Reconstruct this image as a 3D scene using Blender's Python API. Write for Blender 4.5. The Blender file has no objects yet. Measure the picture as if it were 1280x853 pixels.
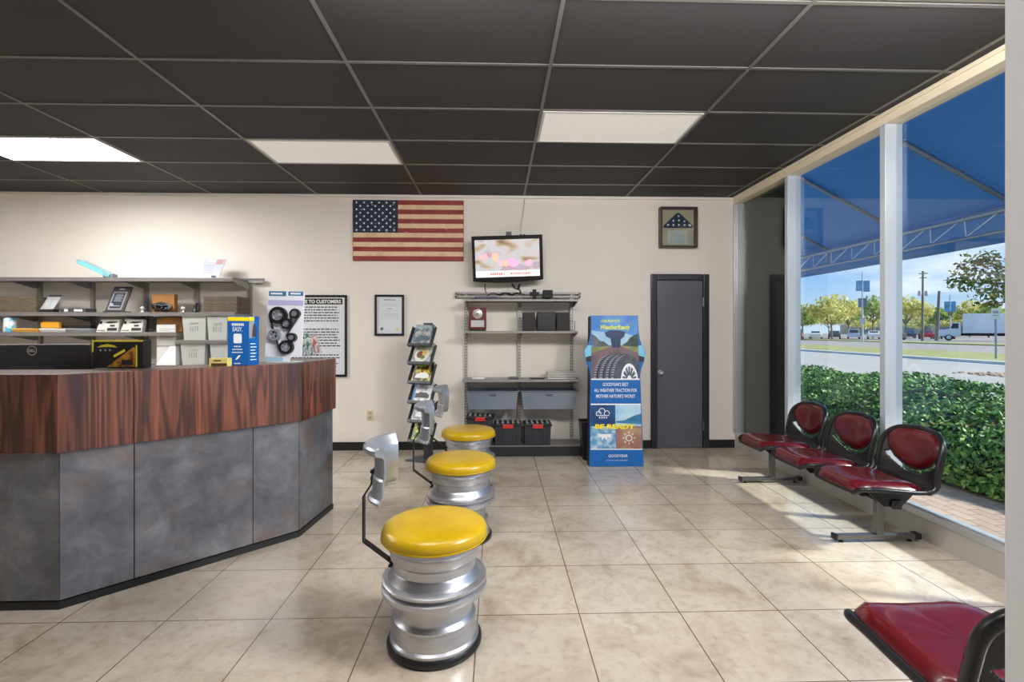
import bpy, bmesh, math, random
from math import sin, cos, pi, radians, sqrt
from mathutils import Matrix, Vector

# ------------------------------------------------------------------ camera, light, exposure
scene = bpy.context.scene
COL = scene.collection
CAMH = 1.42                       # eye height (m)
F, TH, HOR = 620.0, 0.03, 413.0   # focal length in pixels, yaw, horizon row in a 1280x853 frame
cam_d = bpy.data.cameras.new('camera')
cam_d.sensor_width = 36.0
cam_d.lens = 36.0 * F / 1280.0
cam_d.shift_y = -(426.5 - HOR) / 1280.0
cam_d.clip_end = 500
cam = bpy.data.objects.new('camera', cam_d)
cam.location = (0, 0, CAMH)
cam.rotation_euler = (pi / 2, 0, -TH)
COL.objects.link(cam)
scene.camera = cam
scene.view_settings.view_transform = 'Standard'
scene.view_settings.look = 'None'
scene.view_settings.gamma = 1.0
scene.view_settings.use_curve_mapping = False
scene.view_settings.exposure = 0.0
scene.cycles.use_denoising = True
scene.cycles.max_bounces = 10
scene.cycles.transparent_max_bounces = 24

SUN_STRENGTH = 8.5
SKY_STRENGTH = 1.25
WALL_FILL_LIT = 31.0      # added fill panels out of view, tilted to the flag wall
SIDE_FILL_LIT = 190.0      # added fill panel out of view by the windows
FILL_TILT = 68
SOFT_FILL_LIT = 15.0      # added fill panel out of view over the camera
PANEL_LIT = 36.0       # the fluorescent panel that is on, and one added out of view
PANEL_DIM = 0.45      # the two that barely glow

sun_d = bpy.data.lights.new('sun', 'SUN')
sun_d.energy = SUN_STRENGTH
sun_d.angle = radians(4.5)
sun_d.color = (1.0, 0.96, 0.90)
sun = bpy.data.objects.new('sun', sun_d)
_el = radians(34.5)
_dir = Vector((-cos(_el) * 0.96, cos(_el) * 0.28, -sin(_el)))
sun.rotation_euler = _dir.to_track_quat('-Z', 'Y').to_euler()
sun.location = (30, -10, 25)
COL.objects.link(sun)


def c(r, g, b):
    def f(v):
        v /= 255.0
        return v / 12.92 if v <= 0.04045 else ((v + 0.055) / 1.055) ** 2.4
    return (f(r), f(g), f(b), 1.0)


world = bpy.data.worlds.new('sky')
scene.world = world
world.use_nodes = True
_n, _l = world.node_tree.nodes, world.node_tree.links
_n.clear()
_tc = _n.new('ShaderNodeTexCoord')
_sep = _n.new('ShaderNodeSeparateXYZ')
_ramp = _n.new('ShaderNodeValToRGB')
_ramp.color_ramp.elements[0].position = 0.0
_ramp.color_ramp.elements[0].color = c(204, 220, 240)
_ramp.color_ramp.elements[1].position = 0.35
_ramp.color_ramp.elements[1].color = c(104, 164, 232)
e_ = _ramp.color_ramp.elements.new(0.09)
e_.color = c(150, 192, 240)
_map = _n.new('ShaderNodeMapping')
_map.inputs['Scale'].default_value = (3, 3, 9)
_noi = _n.new('ShaderNodeTexNoise')
_noi.inputs['Scale'].default_value = 1.6
_noi.inputs['Detail'].default_value = 6
_cr = _n.new('ShaderNodeValToRGB')
_cr.color_ramp.elements[0].position = 0.54
_cr.color_ramp.elements[1].position = 0.76
_mix = _n.new('ShaderNodeMixRGB')
_mix.inputs['Color2'].default_value = c(250, 250, 250)
_bg = _n.new('ShaderNodeBackground')
_bg.inputs['Strength'].default_value = SKY_STRENGTH
_out = _n.new('ShaderNodeOutputWorld')
_l.new(_tc.outputs['Generated'], _sep.inputs[0])
_l.new(_sep.outputs['Z'], _ramp.inputs['Fac'])
_l.new(_tc.outputs['Generated'], _map.inputs['Vector'])
_l.new(_map.outputs[0], _noi.inputs['Vector'])
_l.new(_noi.outputs['Fac'], _cr.inputs['Fac'])
_l.new(_cr.outputs['Color'], _mix.inputs['Fac'])
_l.new(_ramp.outputs['Color'], _mix.inputs['Color1'])
_l.new(_mix.outputs[0], _bg.inputs['Color'])
_l.new(_bg.outputs[0], _out.inputs['Surface'])

# ------------------------------------------------------------------ measuring helpers
_c, _s = cos(TH), sin(TH)


def at(x, y, Y):
    """world (X, Y, Z) of a picture point lying on the vertical plane Y"""
    u = (x - 640) / F
    t = Y / (_c - u * _s)
    return Vector((t * (_s + u * _c), Y, CAMH - t * (y - HOR) / F))


def on_x(x, y, X):
    """world point on the plane X"""
    u = (x - 640) / F
    t = X / (_s + u * _c)
    return Vector((X, t * (_c - u * _s), CAMH - t * (y - HOR) / F))


def on_z(x, y, z=0.0):
    u = (x - 640) / F
    t = (CAMH - z) * F / (y - HOR)
    return Vector((t * (_s + u * _c), t * (_c - u * _s), z))


# ------------------------------------------------------------------ materials
MATS = {}


def M(name, col, rough=0.5, metal=0.0, spec=0.5, coat=0.0, emit=None, bump=None, vary=None, alpha=1.0, trans=0.0, aniso=0.0):
    """principled material; vary=(colour2, scale, lo, hi[, stretch]) mixes in noise; bump=(scale, strength)"""
    if name in MATS:
        return MATS[name]
    m = bpy.data.materials.new(name)
    m.use_nodes = True
    n, l = m.node_tree.nodes, m.node_tree.links
    p = n['Principled BSDF']
    p.inputs['Base Color'].default_value = col
    p.inputs['Roughness'].default_value = rough
    p.inputs['Metallic'].default_value = metal
    p.inputs['Specular IOR Level'].default_value = spec
    p.inputs['Coat Weight'].default_value = coat
    p.inputs['Coat Roughness'].default_value = 0.08
    p.inputs['Alpha'].default_value = alpha
    p.inputs['Transmission Weight'].default_value = trans
    if aniso:
        p.inputs['Anisotropic'].default_value = aniso
    if emit:
        p.inputs['Emission Color'].default_value = emit[0]
        p.inputs['Emission Strength'].default_value = emit[1]
    if vary or bump:
        tc = n.new('ShaderNodeTexCoord')
    if vary:
        mp = n.new('ShaderNodeMapping')
        if len(vary) > 4:
            mp.inputs['Scale'].default_value = vary[4]
        nz = n.new('ShaderNodeTexNoise')
        nz.inputs['Scale'].default_value = vary[1]
        nz.inputs['Detail'].default_value = 5
        rp = n.new('ShaderNodeValToRGB')
        rp.color_ramp.elements[0].position = vary[2]
        rp.color_ramp.elements[1].position = vary[3]
        rp.color_ramp.elements[0].color = col
        rp.color_ramp.elements[1].color = vary[0]
        l.new(tc.outputs['Object'], mp.inputs['Vector'])
        l.new(mp.outputs[0], nz.inputs['Vector'])
        l.new(nz.outputs['Fac'], rp.inputs['Fac'])
        l.new(rp.outputs['Color'], p.inputs['Base Color'])
    if bump:
        bn = n.new('ShaderNodeTexNoise')
        bn.inputs['Scale'].default_value = bump[0]
        bn.inputs['Detail'].default_value = 3
        bp = n.new('ShaderNodeBump')
        bp.inputs['Strength'].default_value = bump[1]
        bp.inputs['Distance'].default_value = 0.01
        l.new(tc.outputs['Object'], bn.inputs['Vector'])
        l.new(bn.outputs['Fac'], bp.inputs['Height'])
        l.new(bp.outputs['Normal'], p.inputs['Normal'])
    MATS[name] = m
    return m


def ramp_set(rp, stops):
    els = rp.color_ramp.elements
    while len(els) > 1:
        els.remove(els[-1])
    els[0].position, els[0].color = stops[0]
    for p_, c_ in stops[1:]:
        e = els.new(p_)
        e.color = c_


def mat_tile():
    m = bpy.data.materials.new('travertine_tile')
    m.use_nodes = True
    n, l = m.node_tree.nodes, m.node_tree.links
    p = n['Principled BSDF']
    tc = n.new('ShaderNodeTexCoord')
    mp = n.new('ShaderNodeMapping')
    mp.inputs['Location'].default_value = (0.0631, -2.065, 0)
    br = n.new('ShaderNodeTexBrick')
    br.offset = 0.0
    br.squash = 1.0
    br.inputs['Scale'].default_value = 1.0
    br.inputs['Mortar Size'].default_value = 0.0028
    br.inputs['Mortar Smooth'].default_value = 0.1
    br.inputs['Brick Width'].default_value = 0.5067
    br.inputs['Row Height'].default_value = 0.5067
    br.inputs['Color1'].default_value = (0.90, 0.90, 0.90, 1)
    br.inputs['Color2'].default_value = (1.0, 1.0, 1.0, 1)
    br.inputs['Mortar'].default_value = (0, 0, 0, 1)
    l.new(tc.outputs['Object'], mp.inputs['Vector'])
    l.new(mp.outputs[0], br.inputs['Vector'])
    n1 = n.new('ShaderNodeTexNoise')
    n1.inputs['Scale'].default_value = 3.2
    n1.inputs['Detail'].default_value = 8
    n1.inputs['Roughness'].default_value = 0.62
    n1.inputs['Distortion'].default_value = 0.6
    l.new(tc.outputs['Object'], n1.inputs['Vector'])
    r1 = n.new('ShaderNodeValToRGB')
    ramp_set(r1, [(0.30, c(162, 148, 130)), (0.45, c(186, 173, 156)), (0.58, c(195, 184, 169)), (0.75, c(173, 159, 141))])
    l.new(n1.outputs['Fac'], r1.inputs['Fac'])
    n2 = n.new('ShaderNodeTexNoise')
    n2.inputs['Scale'].default_value = 26
    n2.inputs['Detail'].default_value = 6
    l.new(tc.outputs['Object'], n2.inputs['Vector'])
    r2 = n.new('ShaderNodeValToRGB')
    ramp_set(r2, [(0.30, (0.86, 0.84, 0.82, 1)), (0.48, (1, 1, 1, 1)), (0.72, (1.03, 1.02, 1.01, 1))])
    l.new(n2.outputs['Fac'], r2.inputs['Fac'])
    mx = n.new('ShaderNodeMixRGB')
    mx.blend_type = 'MULTIPLY'
    mx.inputs['Fac'].default_value = 1
    l.new(r1.outputs['Color'], mx.inputs['Color1'])
    l.new(r2.outputs['Color'], mx.inputs['Color2'])
    mx2 = n.new('ShaderNodeMixRGB')
    mx2.blend_type = 'MULTIPLY'
    mx2.inputs['Fac'].default_value = 1
    l.new(mx.outputs[0], mx2.inputs['Color1'])
    l.new(br.outputs['Color'], mx2.inputs['Color2'])
    mx3 = n.new('ShaderNodeMixRGB')
    mx3.inputs['Color2'].default_value = c(98, 78, 60)
    l.new(br.outputs['Fac'], mx3.inputs['Fac'])
    l.new(mx2.outputs[0], mx3.inputs['Color1'])
    l.new(mx3.outputs[0], p.inputs['Base Color'])
    p.inputs['Roughness'].default_value = 0.19
    p.inputs['Specular IOR Level'].default_value = 0.9
    bp = n.new('ShaderNodeBump')
    bp.inputs['Strength'].default_value = 0.25
    bp.inputs['Distance'].default_value = 0.002
    bp.invert = True
    l.new(br.outputs['Fac'], bp.inputs['Height'])
    l.new(bp.outputs['Normal'], p.inputs['Normal'])
    return m


def mat_wood():
    m = bpy.data.materials.new('rosewood_laminate')
    m.use_nodes = True
    n, l = m.node_tree.nodes, m.node_tree.links
    p = n['Principled BSDF']
    tc = n.new('ShaderNodeTexCoord')
    mp = n.new('ShaderNodeMapping')
    mp.inputs['Scale'].default_value = (7.5, 7.5, 0.50)
    nz = n.new('ShaderNodeTexNoise')
    nz.inputs['Scale'].default_value = 1.3
    nz.inputs['Detail'].default_value = 2
    nz.inputs['Distortion'].default_value = 0.35
    mu = n.new('ShaderNodeMath')
    mu.operation = 'MULTIPLY'
    mu.inputs[1].default_value = 46
    si = n.new('ShaderNodeMath')
    si.operation = 'SINE'
    mr = n.new('ShaderNodeMapRange')
    mr.inputs['From Min'].default_value = -1
    rp = n.new('ShaderNodeValToRGB')
    ramp_set(rp, [(0.0, c(74, 40, 30)), (0.30, c(94, 52, 40)), (0.65, c(112, 64, 48)), (1.0, c(128, 74, 54))])
    mp2 = n.new('ShaderNodeMapping')
    mp2.inputs['Scale'].default_value = (60, 60, 2.0)
    n2 = n.new('ShaderNodeTexNoise')
    n2.inputs['Scale'].default_value = 1.5
    n2.inputs['Detail'].default_value = 4
    r2 = n.new('ShaderNodeValToRGB')
    ramp_set(r2, [(0.30, (0.62, 0.56, 0.54, 1)), (0.65, (1.15, 1.12, 1.1, 1))])
    mp3 = n.new('ShaderNodeMapping')
    mp3.inputs['Scale'].default_value = (7, 7, 0.25)
    n3 = n.new('ShaderNodeTexNoise')
    n3.inputs['Scale'].default_value = 1.0
    n3.inputs['Detail'].default_value = 3
    r3 = n.new('ShaderNodeValToRGB')
    ramp_set(r3, [(0.35, (0.55, 0.50, 0.50, 1)), (0.62, (1.1, 1.08, 1.05, 1))])
    l.new(tc.outputs['Object'], mp.inputs['Vector'])
    l.new(tc.outputs['Object'], mp2.inputs['Vector'])
    l.new(tc.outputs['Object'], mp3.inputs['Vector'])
    l.new(mp.outputs[0], nz.inputs['Vector'])
    l.new(mp2.outputs[0], n2.inputs['Vector'])
    l.new(mp3.outputs[0], n3.inputs['Vector'])
    l.new(nz.outputs['Fac'], mu.inputs[0])
    l.new(mu.outputs[0], si.inputs[0])
    l.new(si.outputs[0], mr.inputs['Value'])
    l.new(mr.outputs[0], rp.inputs['Fac'])
    l.new(n2.outputs['Fac'], r2.inputs['Fac'])
    l.new(n3.outputs['Fac'], r3.inputs['Fac'])
    mx = n.new('ShaderNodeMixRGB')
    mx.blend_type = 'MULTIPLY'
    mx.inputs['Fac'].default_value = 1
    l.new(rp.outputs['Color'], mx.inputs['Color1'])
    l.new(r2.outputs['Color'], mx.inputs['Color2'])
    mx2 = n.new('ShaderNodeMixRGB')
    mx2.blend_type = 'MULTIPLY'
    mx2.inputs['Fac'].default_value = 1
    l.new(mx.outputs[0], mx2.inputs['Color1'])
    l.new(r3.outputs['Color'], mx2.inputs['Color2'])
    l.new(mx2.outputs[0], p.inputs['Base Color'])
    p.inputs['Roughness'].default_value = 0.27
    p.inputs['Specular IOR Level'].default_value = 0.9
    return m


def mat_slate():
    m = bpy.data.materials.new('slate_laminate')
    m.use_nodes = True
    n, l = m.node_tree.nodes, m.node_tree.links
    p = n['Principled BSDF']
    tc = n.new('ShaderNodeTexCoord')
    n1 = n.new('ShaderNodeTexNoise')
    n1.inputs['Scale'].default_value = 5.5
    n1.inputs['Detail'].default_value = 12
    n1.inputs['Roughness'].default_value = 0.65
    n1.inputs['Distortion'].default_value = 0.35
    r1 = n.new('ShaderNodeValToRGB')
    ramp_set(r1, [(0.28, c(64, 65, 72)), (0.45, c(86, 88, 96)), (0.58, c(106, 108, 115)), (0.72, c(134, 132, 133))])
    n2 = n.new('ShaderNodeTexNoise')
    n2.inputs['Scale'].default_value = 3.1
    n2.inputs['Detail'].default_value = 6
    n2.inputs['Distortion'].default_value = 0.8
    r2 = n.new('ShaderNodeValToRGB')
    ramp_set(r2, [(0.50, (0, 0, 0, 1)), (0.70, (0.75, 0.75, 0.75, 1))])
    mp = n.new('ShaderNodeMapping')
    mp.inputs['Location'].default_value = (7.3, 2.1, 4.4)
    l.new(tc.outputs['Object'], n1.inputs['Vector'])
    l.new(tc.outputs['Object'], mp.inputs['Vector'])
    l.new(mp.outputs[0], n2.inputs['Vector'])
    l.new(n1.outputs['Fac'], r1.inputs['Fac'])
    l.new(n2.outputs['Fac'], r2.inputs['Fac'])
    mx = n.new('ShaderNodeMixRGB')
    mx.inputs['Color2'].default_value = c(104, 80, 68)
    l.new(r2.outputs['Color'], mx.inputs['Fac'])
    l.new(r1.outputs['Color'], mx.inputs['Color1'])
    l.new(mx.outputs[0], p.inputs['Base Color'])
    p.inputs['Roughness'].default_value = 0.30
    p.inputs['Specular IOR Level'].default_value = 1.0
    return m


def mat_pavers():
    m = bpy.data.materials.new('brick_pavers')
    m.use_nodes = True
    n, l = m.node_tree.nodes, m.node_tree.links
    p = n['Principled BSDF']
    tc = n.new('ShaderNodeTexCoord')
    br = n.new('ShaderNodeTexBrick')
    br.offset = 0.5
    br.inputs['Scale'].default_value = 1.0
    br.inputs['Mortar Size'].default_value = 0.004
    br.inputs['Brick Width'].default_value = 0.22
    br.inputs['Row Height'].default_value = 0.11
    br.inputs['Color1'].default_value = c(190, 164, 148)
    br.inputs['Color2'].default_value = c(170, 146, 132)
    br.inputs['Mortar'].default_value = c(96, 84, 78)
    mp = n.new('ShaderNodeMapping')
    mp.inputs['Rotation'].default_value = (0, 0, radians(90))
    l.new(tc.outputs['Object'], mp.inputs['Vector'])
    l.new(mp.outputs[0], br.inputs['Vector'])
    l.new(br.outputs['Color'], p.inputs['Base Color'])
    p.inputs['Roughness'].default_value = 0.8
    return m


def mat_glass(name, tint, base=0.035, boost=0.9):
    m = bpy.data.materials.new(name)
    m.use_nodes = True
    n, l = m.node_tree.nodes, m.node_tree.links
    n.remove(n['Principled BSDF'])
    lw = n.new('ShaderNodeLayerWeight')
    lw.inputs['Blend'].default_value = 0.5
    pw = n.new('ShaderNodeMath')
    pw.operation = 'POWER'
    pw.inputs[1].default_value = 5
    ma = n.new('ShaderNodeMath')
    ma.operation = 'MULTIPLY_ADD'
    ma.inputs[1].default_value = boost
    ma.inputs[2].default_value = base
    tr = n.new('ShaderNodeBsdfTransparent')
    tr.inputs['Color'].default_value = tint
    gl = n.new('ShaderNodeBsdfGlossy')
    gl.inputs['Roughness'].default_value = 0.0
    gl.inputs['Color'].default_value = (1, 1, 1, 1)
    mx = n.new('ShaderNodeMixShader')
    l.new(lw.outputs['Facing'], pw.inputs[0])
    l.new(pw.outputs[0], ma.inputs[0])
    l.new(ma.outputs[0], mx.inputs['Fac'])
    l.new(tr.outputs[0], mx.inputs[1])
    l.new(gl.outputs[0], mx.inputs[2])
    l.new(mx.outputs[0], n['Material Output'].inputs['Surface'])
    return m


def mat_translucent(name, col, tcol, fac):
    m = bpy.data.materials.new(name)
    m.use_nodes = True
    n, l = m.node_tree.nodes, m.node_tree.links
    n.remove(n['Principled BSDF'])
    d = n.new('ShaderNodeBsdfDiffuse')
    d.inputs['Color'].default_value = col
    t = n.new('ShaderNodeBsdfTranslucent')
    t.inputs['Color'].default_value = tcol
    mx = n.new('ShaderNodeMixShader')
    mx.inputs['Fac'].default_value = fac
    l.new(d.outputs[0], mx.inputs[1])
    l.new(t.outputs[0], mx.inputs[2])
    l.new(mx.outputs[0], n['Material Output'].inputs['Surface'])
    return m


def mat_print(name, cols, scale, rough=0.35, stretch=(1, 1, 1)):
    """a printed picture: patches of ink in the given colours"""
    m = bpy.data.materials.new(name)
    m.use_nodes = True
    n, l = m.node_tree.nodes, m.node_tree.links
    p = n['Principled BSDF']
    tc = n.new('ShaderNodeTexCoord')
    mp = n.new('ShaderNodeMapping')
    mp.inputs['Scale'].default_value = stretch
    nz = n.new('ShaderNodeTexNoise')
    nz.inputs['Scale'].default_value = scale
    nz.inputs['Detail'].default_value = 4
    nz.inputs['Distortion'].default_value = 0.7
    rp = n.new('ShaderNodeValToRGB')
    k = len(cols)
    ramp_set(rp, [(0.30 + 0.40 * i / max(1, k - 1), cc) for i, cc in enumerate(cols)])
    l.new(tc.outputs['Object'], mp.inputs['Vector'])
    l.new(mp.outputs[0], nz.inputs['Vector'])
    l.new(nz.outputs['Fac'], rp.inputs['Fac'])
    l.new(rp.outputs['Color'], p.inputs['Base Color'])
    p.inputs['Roughness'].default_value = rough
    return m


def mat_screen():
    """the television picture: blurred warm and pink shapes that glow"""
    m = bpy.data.materials.new('tv_picture')
    m.use_nodes = True
    n, l = m.node_tree.nodes, m.node_tree.links
    p = n['Principled BSDF']
    tc = n.new('ShaderNodeTexCoord')
    mp = n.new('ShaderNodeMapping')
    mp.inputs['Scale'].default_value = (6, 6, 11)
    mp.inputs['Location'].default_value = (1.3, 0, 2.2)
    nz = n.new('ShaderNodeTexNoise')
    nz.inputs['Scale'].default_value = .62
    nz.inputs['Detail'].default_value = 1
    nz.inputs['Distortion'].default_value = 0.5
    rp = n.new('ShaderNodeValToRGB')
    ramp_set(rp, [(0.28, c(150, 120, 90)), (0.38, c(214, 190, 160)), (0.47, c(232, 222, 222)),
                  (0.56, c(226, 226, 230)), (0.64, c(222, 176, 190)), (0.72, c(206, 200, 214))])
    l.new(tc.outputs['Object'], mp.inputs['Vector'])
    l.new(mp.outputs[0], nz.inputs['Vector'])
    l.new(nz.outputs['Fac'], rp.inputs['Fac'])
    l.new(rp.outputs['Color'], p.inputs['Emission Color'])
    p.inputs['Emission Strength'].default_value = 0.85
    p.inputs['Base Color'].default_value = (0.02, 0.02, 0.02, 1)
    p.inputs['Roughness'].default_value = 0.2
    return m


TILE, WOOD, SLATE, PAVE = mat_tile(), mat_wood(), mat_slate(), mat_pavers()
GLASS = mat_glass('window_glass', (0.93, 0.97, 0.96, 1))
ACRYLIC = mat_glass('clear_acrylic', (0.93, 0.95, 0.96, 1), 0.05, 0.7)
WALLP = M('wall_paint', c(230, 223, 214), 0.6, vary=(c(225, 217, 207), 1.2, 0.35, 0.7), bump=(60, 0.05))
CEILT = M('black_ceiling_tile', c(50, 48, 49), 0.7, vary=(c(43, 41, 42), 180, 0.4, 0.65), bump=(220, 0.25))
TBAR = M('grey_ceiling_bar', c(112, 109, 106), 0.35, 0.4)
BLACK = M('black_plastic', c(22, 22, 24), 0.38)
BLACKG = M('black_gloss', c(14, 14, 16), 0.12)
BLACKM = M('black_matt', c(26, 26, 28), 0.7)
BASEB = M('black_baseboard', c(24, 23, 24), 0.5)
DOORP = M('dark_door_paint', c(84, 86, 93), 0.34, vary=(c(94, 95, 102), 2.0, 0.35, 0.7, (1, 1, 0.4)))
DFRAME = M('black_door_frame', c(44, 44, 50), 0.22)
CHROME = M('chrome', c(228, 228, 228), 0.28, 0.85)
ALU = M('window_aluminium', c(196, 198, 200), 0.35, 0.55)
ALUP = M('pale_window_frame', c(208, 214, 222), 0.35, 0.35)
CREAM = M('cream_trim', c(226, 214, 188), 0.5)
SILL = M('sill_paint', c(186, 182, 176), 0.5)
RIMALU = M('cast_aluminium', c(206, 208, 213), 0.34, 0.9, vary=(c(188, 190, 197), 9, 0.35, 0.7, (1, 1, 6)))
RIMGREY = M('painted_grey_aluminium', c(160, 164, 172), 0.30, 0.6)
YELLOW = M('yellow_vinyl', c(192, 158, 12), 0.30, vary=(c(178, 142, 8), 6, 0.45, 0.75), bump=(14, 0.05))
REDV = M('dark_red_vinyl', c(94, 15, 24), 0.24, coat=0.4, vary=(c(80, 10, 18), 5, 0.4, 0.7), bump=(22, 0.10))
SHELL = M('black_chair_shell', c(24, 23, 24), 0.30)
STEEL = M('grey_steel', c(118, 116, 116), 0.32, 0.8)
DSTEEL = M('dark_steel', c(52, 52, 56), 0.4, 0.4)
SHELFG = M('grey_shelf_metal', c(150, 147, 145), 0.42, 0.25)
SHELFD = M('dark_grey_shelf_metal', c(116, 112, 110), 0.42, 0.2)
UPR = M('pale_upright', c(188, 186, 184), 0.4, 0.4)
WHITE = M('white_paper', c(238, 238, 236), 0.6)
OFFW = M('off_white_card', c(222, 220, 214), 0.6)
GREYP = M('grey_print', c(150, 152, 156), 0.6)
INK = M('black_ink', c(22, 22, 24), 0.6)
BROWNC = M('brown_cardboard', c(156, 106, 50), 0.7, vary=(c(142, 94, 44), 8, 0.4, 0.7))
OLDBOX = M('weathered_brown_board', c(104, 92, 76), 0.7, vary=(c(78, 68, 56), 14, 0.35, 0.7, (1, 1, 6)))
ENVEL = M('yellow_envelope', c(214, 164, 62), 0.6)
BLUE = M('bright_blue_print', c(10, 92, 170), 0.35)
YEL = M('yellow_print', c(246, 226, 20), 0.4)
RED = M('red_plastic', c(196, 52, 48), 0.35)
TOTE = M('charcoal_plastic', c(46, 50, 56), 0.42)
GREYL = M('grey_lid_slat', c(172, 174, 176), 0.4)
FOLIAGE = [M('leaf_green_%d' % i, cc, 0.55) for i, cc in enumerate(
    [c(84, 128, 58), c(104, 150, 66), c(146, 182, 92), c(62, 100, 50)])]
BARK = M('tree_bark', c(120, 104, 86), 0.9)

# ------------------------------------------------------------------ mesh building
WM = {}   # object -> world matrix (parts are written in world coordinates)


class MB:
    def __init__(self):
        self.v, self.f, self.mi = [], [], []
        self.M = None
        self.m = 0

    def add(self, verts, faces):
        o = len(self.v)
        if self.M is not None:
            verts = [self.M @ Vector(p) for p in verts]
        self.v += [tuple(p) for p in verts]
        for f in faces:
            self.f.append(tuple(i + o for i in f))
            self.mi.append(self.m)
        return self

    def box(self, x0, x1, y0, y1, z0, z1):
        if x0 > x1: x0, x1 = x1, x0
        if y0 > y1: y0, y1 = y1, y0
        if z0 > z1: z0, z1 = z1, z0
        v = [(x0, y0, z0), (x1, y0, z0), (x1, y1, z0), (x0, y1, z0), (x0, y0, z1), (x1, y0, z1), (x1, y1, z1), (x0, y1, z1)]
        return self.add(v, [(3, 2, 1, 0), (4, 5, 6, 7), (0, 1, 5, 4), (1, 2, 6, 5), (2, 3, 7, 6), (3, 0, 4, 7)])

    def quad(self, a, b, c_, d):
        return self.add([a, b, c_, d], [(0, 1, 2, 3)])

    def prism(self, poly, o, ux, uy, depth):
        """2-D polygon (counter-clockwise in ux, uy) extruded by depth along -(ux x uy)"""
        o, ux, uy = Vector(o), Vector(ux).normalized(), Vector(uy).normalized()
        nn = ux.cross(uy)
        n = len(poly)
        a = [o + ux * p[0] + uy * p[1] for p in poly]
        b = [q - nn * depth for q in a]
        f = [tuple(range(n)), tuple(reversed(range(n, 2 * n)))]
        f += [(i, i + n, (i + 1) % n + n, (i + 1) % n) for i in range(n)]
        return self.add(a + b, f)

    def poly(self, poly, o, ux, uy, lift=0.0):
        o, ux, uy = Vector(o), Vector(ux).normalized(), Vector(uy).normalized()
        nn = ux.cross(uy)
        return self.add([o + ux * p[0] + uy * p[1] + nn * lift for p in poly], [tuple(range(len(poly)))])

    def rect(self, x0, y0, x1, y1, o, ux, uy, lift=0.0):
        return self.poly([(x0, y0), (x1, y0), (x1, y1), (x0, y1)], o, ux, uy, lift)

    def tube(self, pts, r, n=8, cap=True):
        pts = [Vector(p) for p in pts]
        rs = r if isinstance(r, (list, tuple)) else [r] * len(pts)
        vs, fs = [], []
        prev = None
        for i, p in enumerate(pts):
            d = (pts[min(i + 1, len(pts) - 1)] - pts[max(i - 1, 0)]).normalized()
            if prev is None:
                up = Vector((0, 0, 1)) if abs(d.z) < 0.9 else Vector((1, 0, 0))
                a = d.cross(up).normalized()
            else:
                a = (prev - d * prev.dot(d)).normalized()
            b = d.cross(a)
            prev = a
            for k in range(n):
                t = 2 * pi * k / n
                vs.append(p + (a * cos(t) + b * sin(t)) * rs[i])
        for i in range(len(pts) - 1):
            for k in range(n):
                fs.append((i * n + k, i * n + (k + 1) % n, (i + 1) * n + (k + 1) % n, (i + 1) * n + k))
        if cap:
            fs.append(tuple(reversed(range(n))))
            fs.append(tuple(range((len(pts) - 1) * n, len(pts) * n)))
        return self.add(vs, fs)

    def bar(self, pts, w, t, side):
        """flat bar swept along pts; w is its width along `side`, t its thickness"""
        pts = [Vector(p) for p in pts]
        side = Vector(side).normalized()
        vs, fs = [], []
        for i, p in enumerate(pts):
            d0 = (pts[i] - pts[max(i - 1, 0)])
            d1 = (pts[min(i + 1, len(pts) - 1)] - pts[i])
            d = (d0.normalized() + d1.normalized()).normalized() if d0.length and d1.length else (d0 + d1).normalized()
            nn = side.cross(d).normalized()
            k = 1.0
            if d0.length and d1.length:
                k = 1 / max(0.3, d.dot(d1.normalized()))
            for sx, sy in ((-1, -1), (1, -1), (1, 1), (-1, 1)):
                vs.append(p + side * (sx * w / 2) + nn * (sy * t / 2 * k))
        for i in range(len(pts) - 1):
            for k in range(4):
                fs.append((i * 4 + k, i * 4 + (k + 1) % 4, (i + 1) * 4 + (k + 1) % 4, (i + 1) * 4 + k))
        fs.append((3, 2, 1, 0))
        e = (len(pts) - 1) * 4
        fs.append((e, e + 1, e + 2, e + 3))
        return self.add(vs, fs)

    def lathe(self, prof, cx, cy, cz=0.0, n=32, a0=0.0, a1=2 * pi, axis='Z', closed=False):
        full = abs(a1 - a0 - 2 * pi) < 1e-6
        m = n if full else n + 1
        vs, fs = [], []
        k = len(prof)
        for i in range(m):
            t = a0 + (a1 - a0) * i / n
            for r, z in prof:
                if axis == 'Z':
                    vs.append((cx + r * cos(t), cy + r * sin(t), cz + z))
                elif axis == 'Y':
                    vs.append((cx + r * cos(t), cy + z, cz - r * sin(t)))
                else:
                    vs.append((cx + z, cy + r * cos(t), cz + r * sin(t)))
        kk = k if closed else k - 1
        for i in range(n):
            for j in range(kk):
                a, b = i * k + j, i * k + (j + 1) % k
                a2, b2 = ((i + 1) % m) * k + j, ((i + 1) % m) * k + (j + 1) % k
                fs.append((a, a2, b2, b))
        if not full and closed:
            fs.append(tuple(range(k)))
            fs.append(tuple(reversed(range(n * k, n * k + k))))
        return self.add(vs, fs)

    def ball(self, cx, cy, cz, rx, ry, rz, n=12, k=8):
        vs, fs = [(cx, cy, cz - rz)], []
        for j in range(1, k):
            p = -pi / 2 + pi * j / k
            for i in range(n):
                t = 2 * pi * i / n
                vs.append((cx + rx * cos(p) * cos(t), cy + ry * cos(p) * sin(t), cz + rz * sin(p)))
        vs.append((cx, cy, cz + rz))
        for i in range(n):
            fs.append((0, 1 + (i + 1) % n, 1 + i))
            fs.append((len(vs) - 1, 1 + (k - 2) * n + i, 1 + (k - 2) * n + (i + 1) % n))
            for j in range(k - 2):
                fs.append((1 + j * n + i, 1 + j * n + (i + 1) % n, 1 + (j + 1) * n + (i + 1) % n, 1 + (j + 1) * n + i))
        return self.add(vs, fs)

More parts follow.
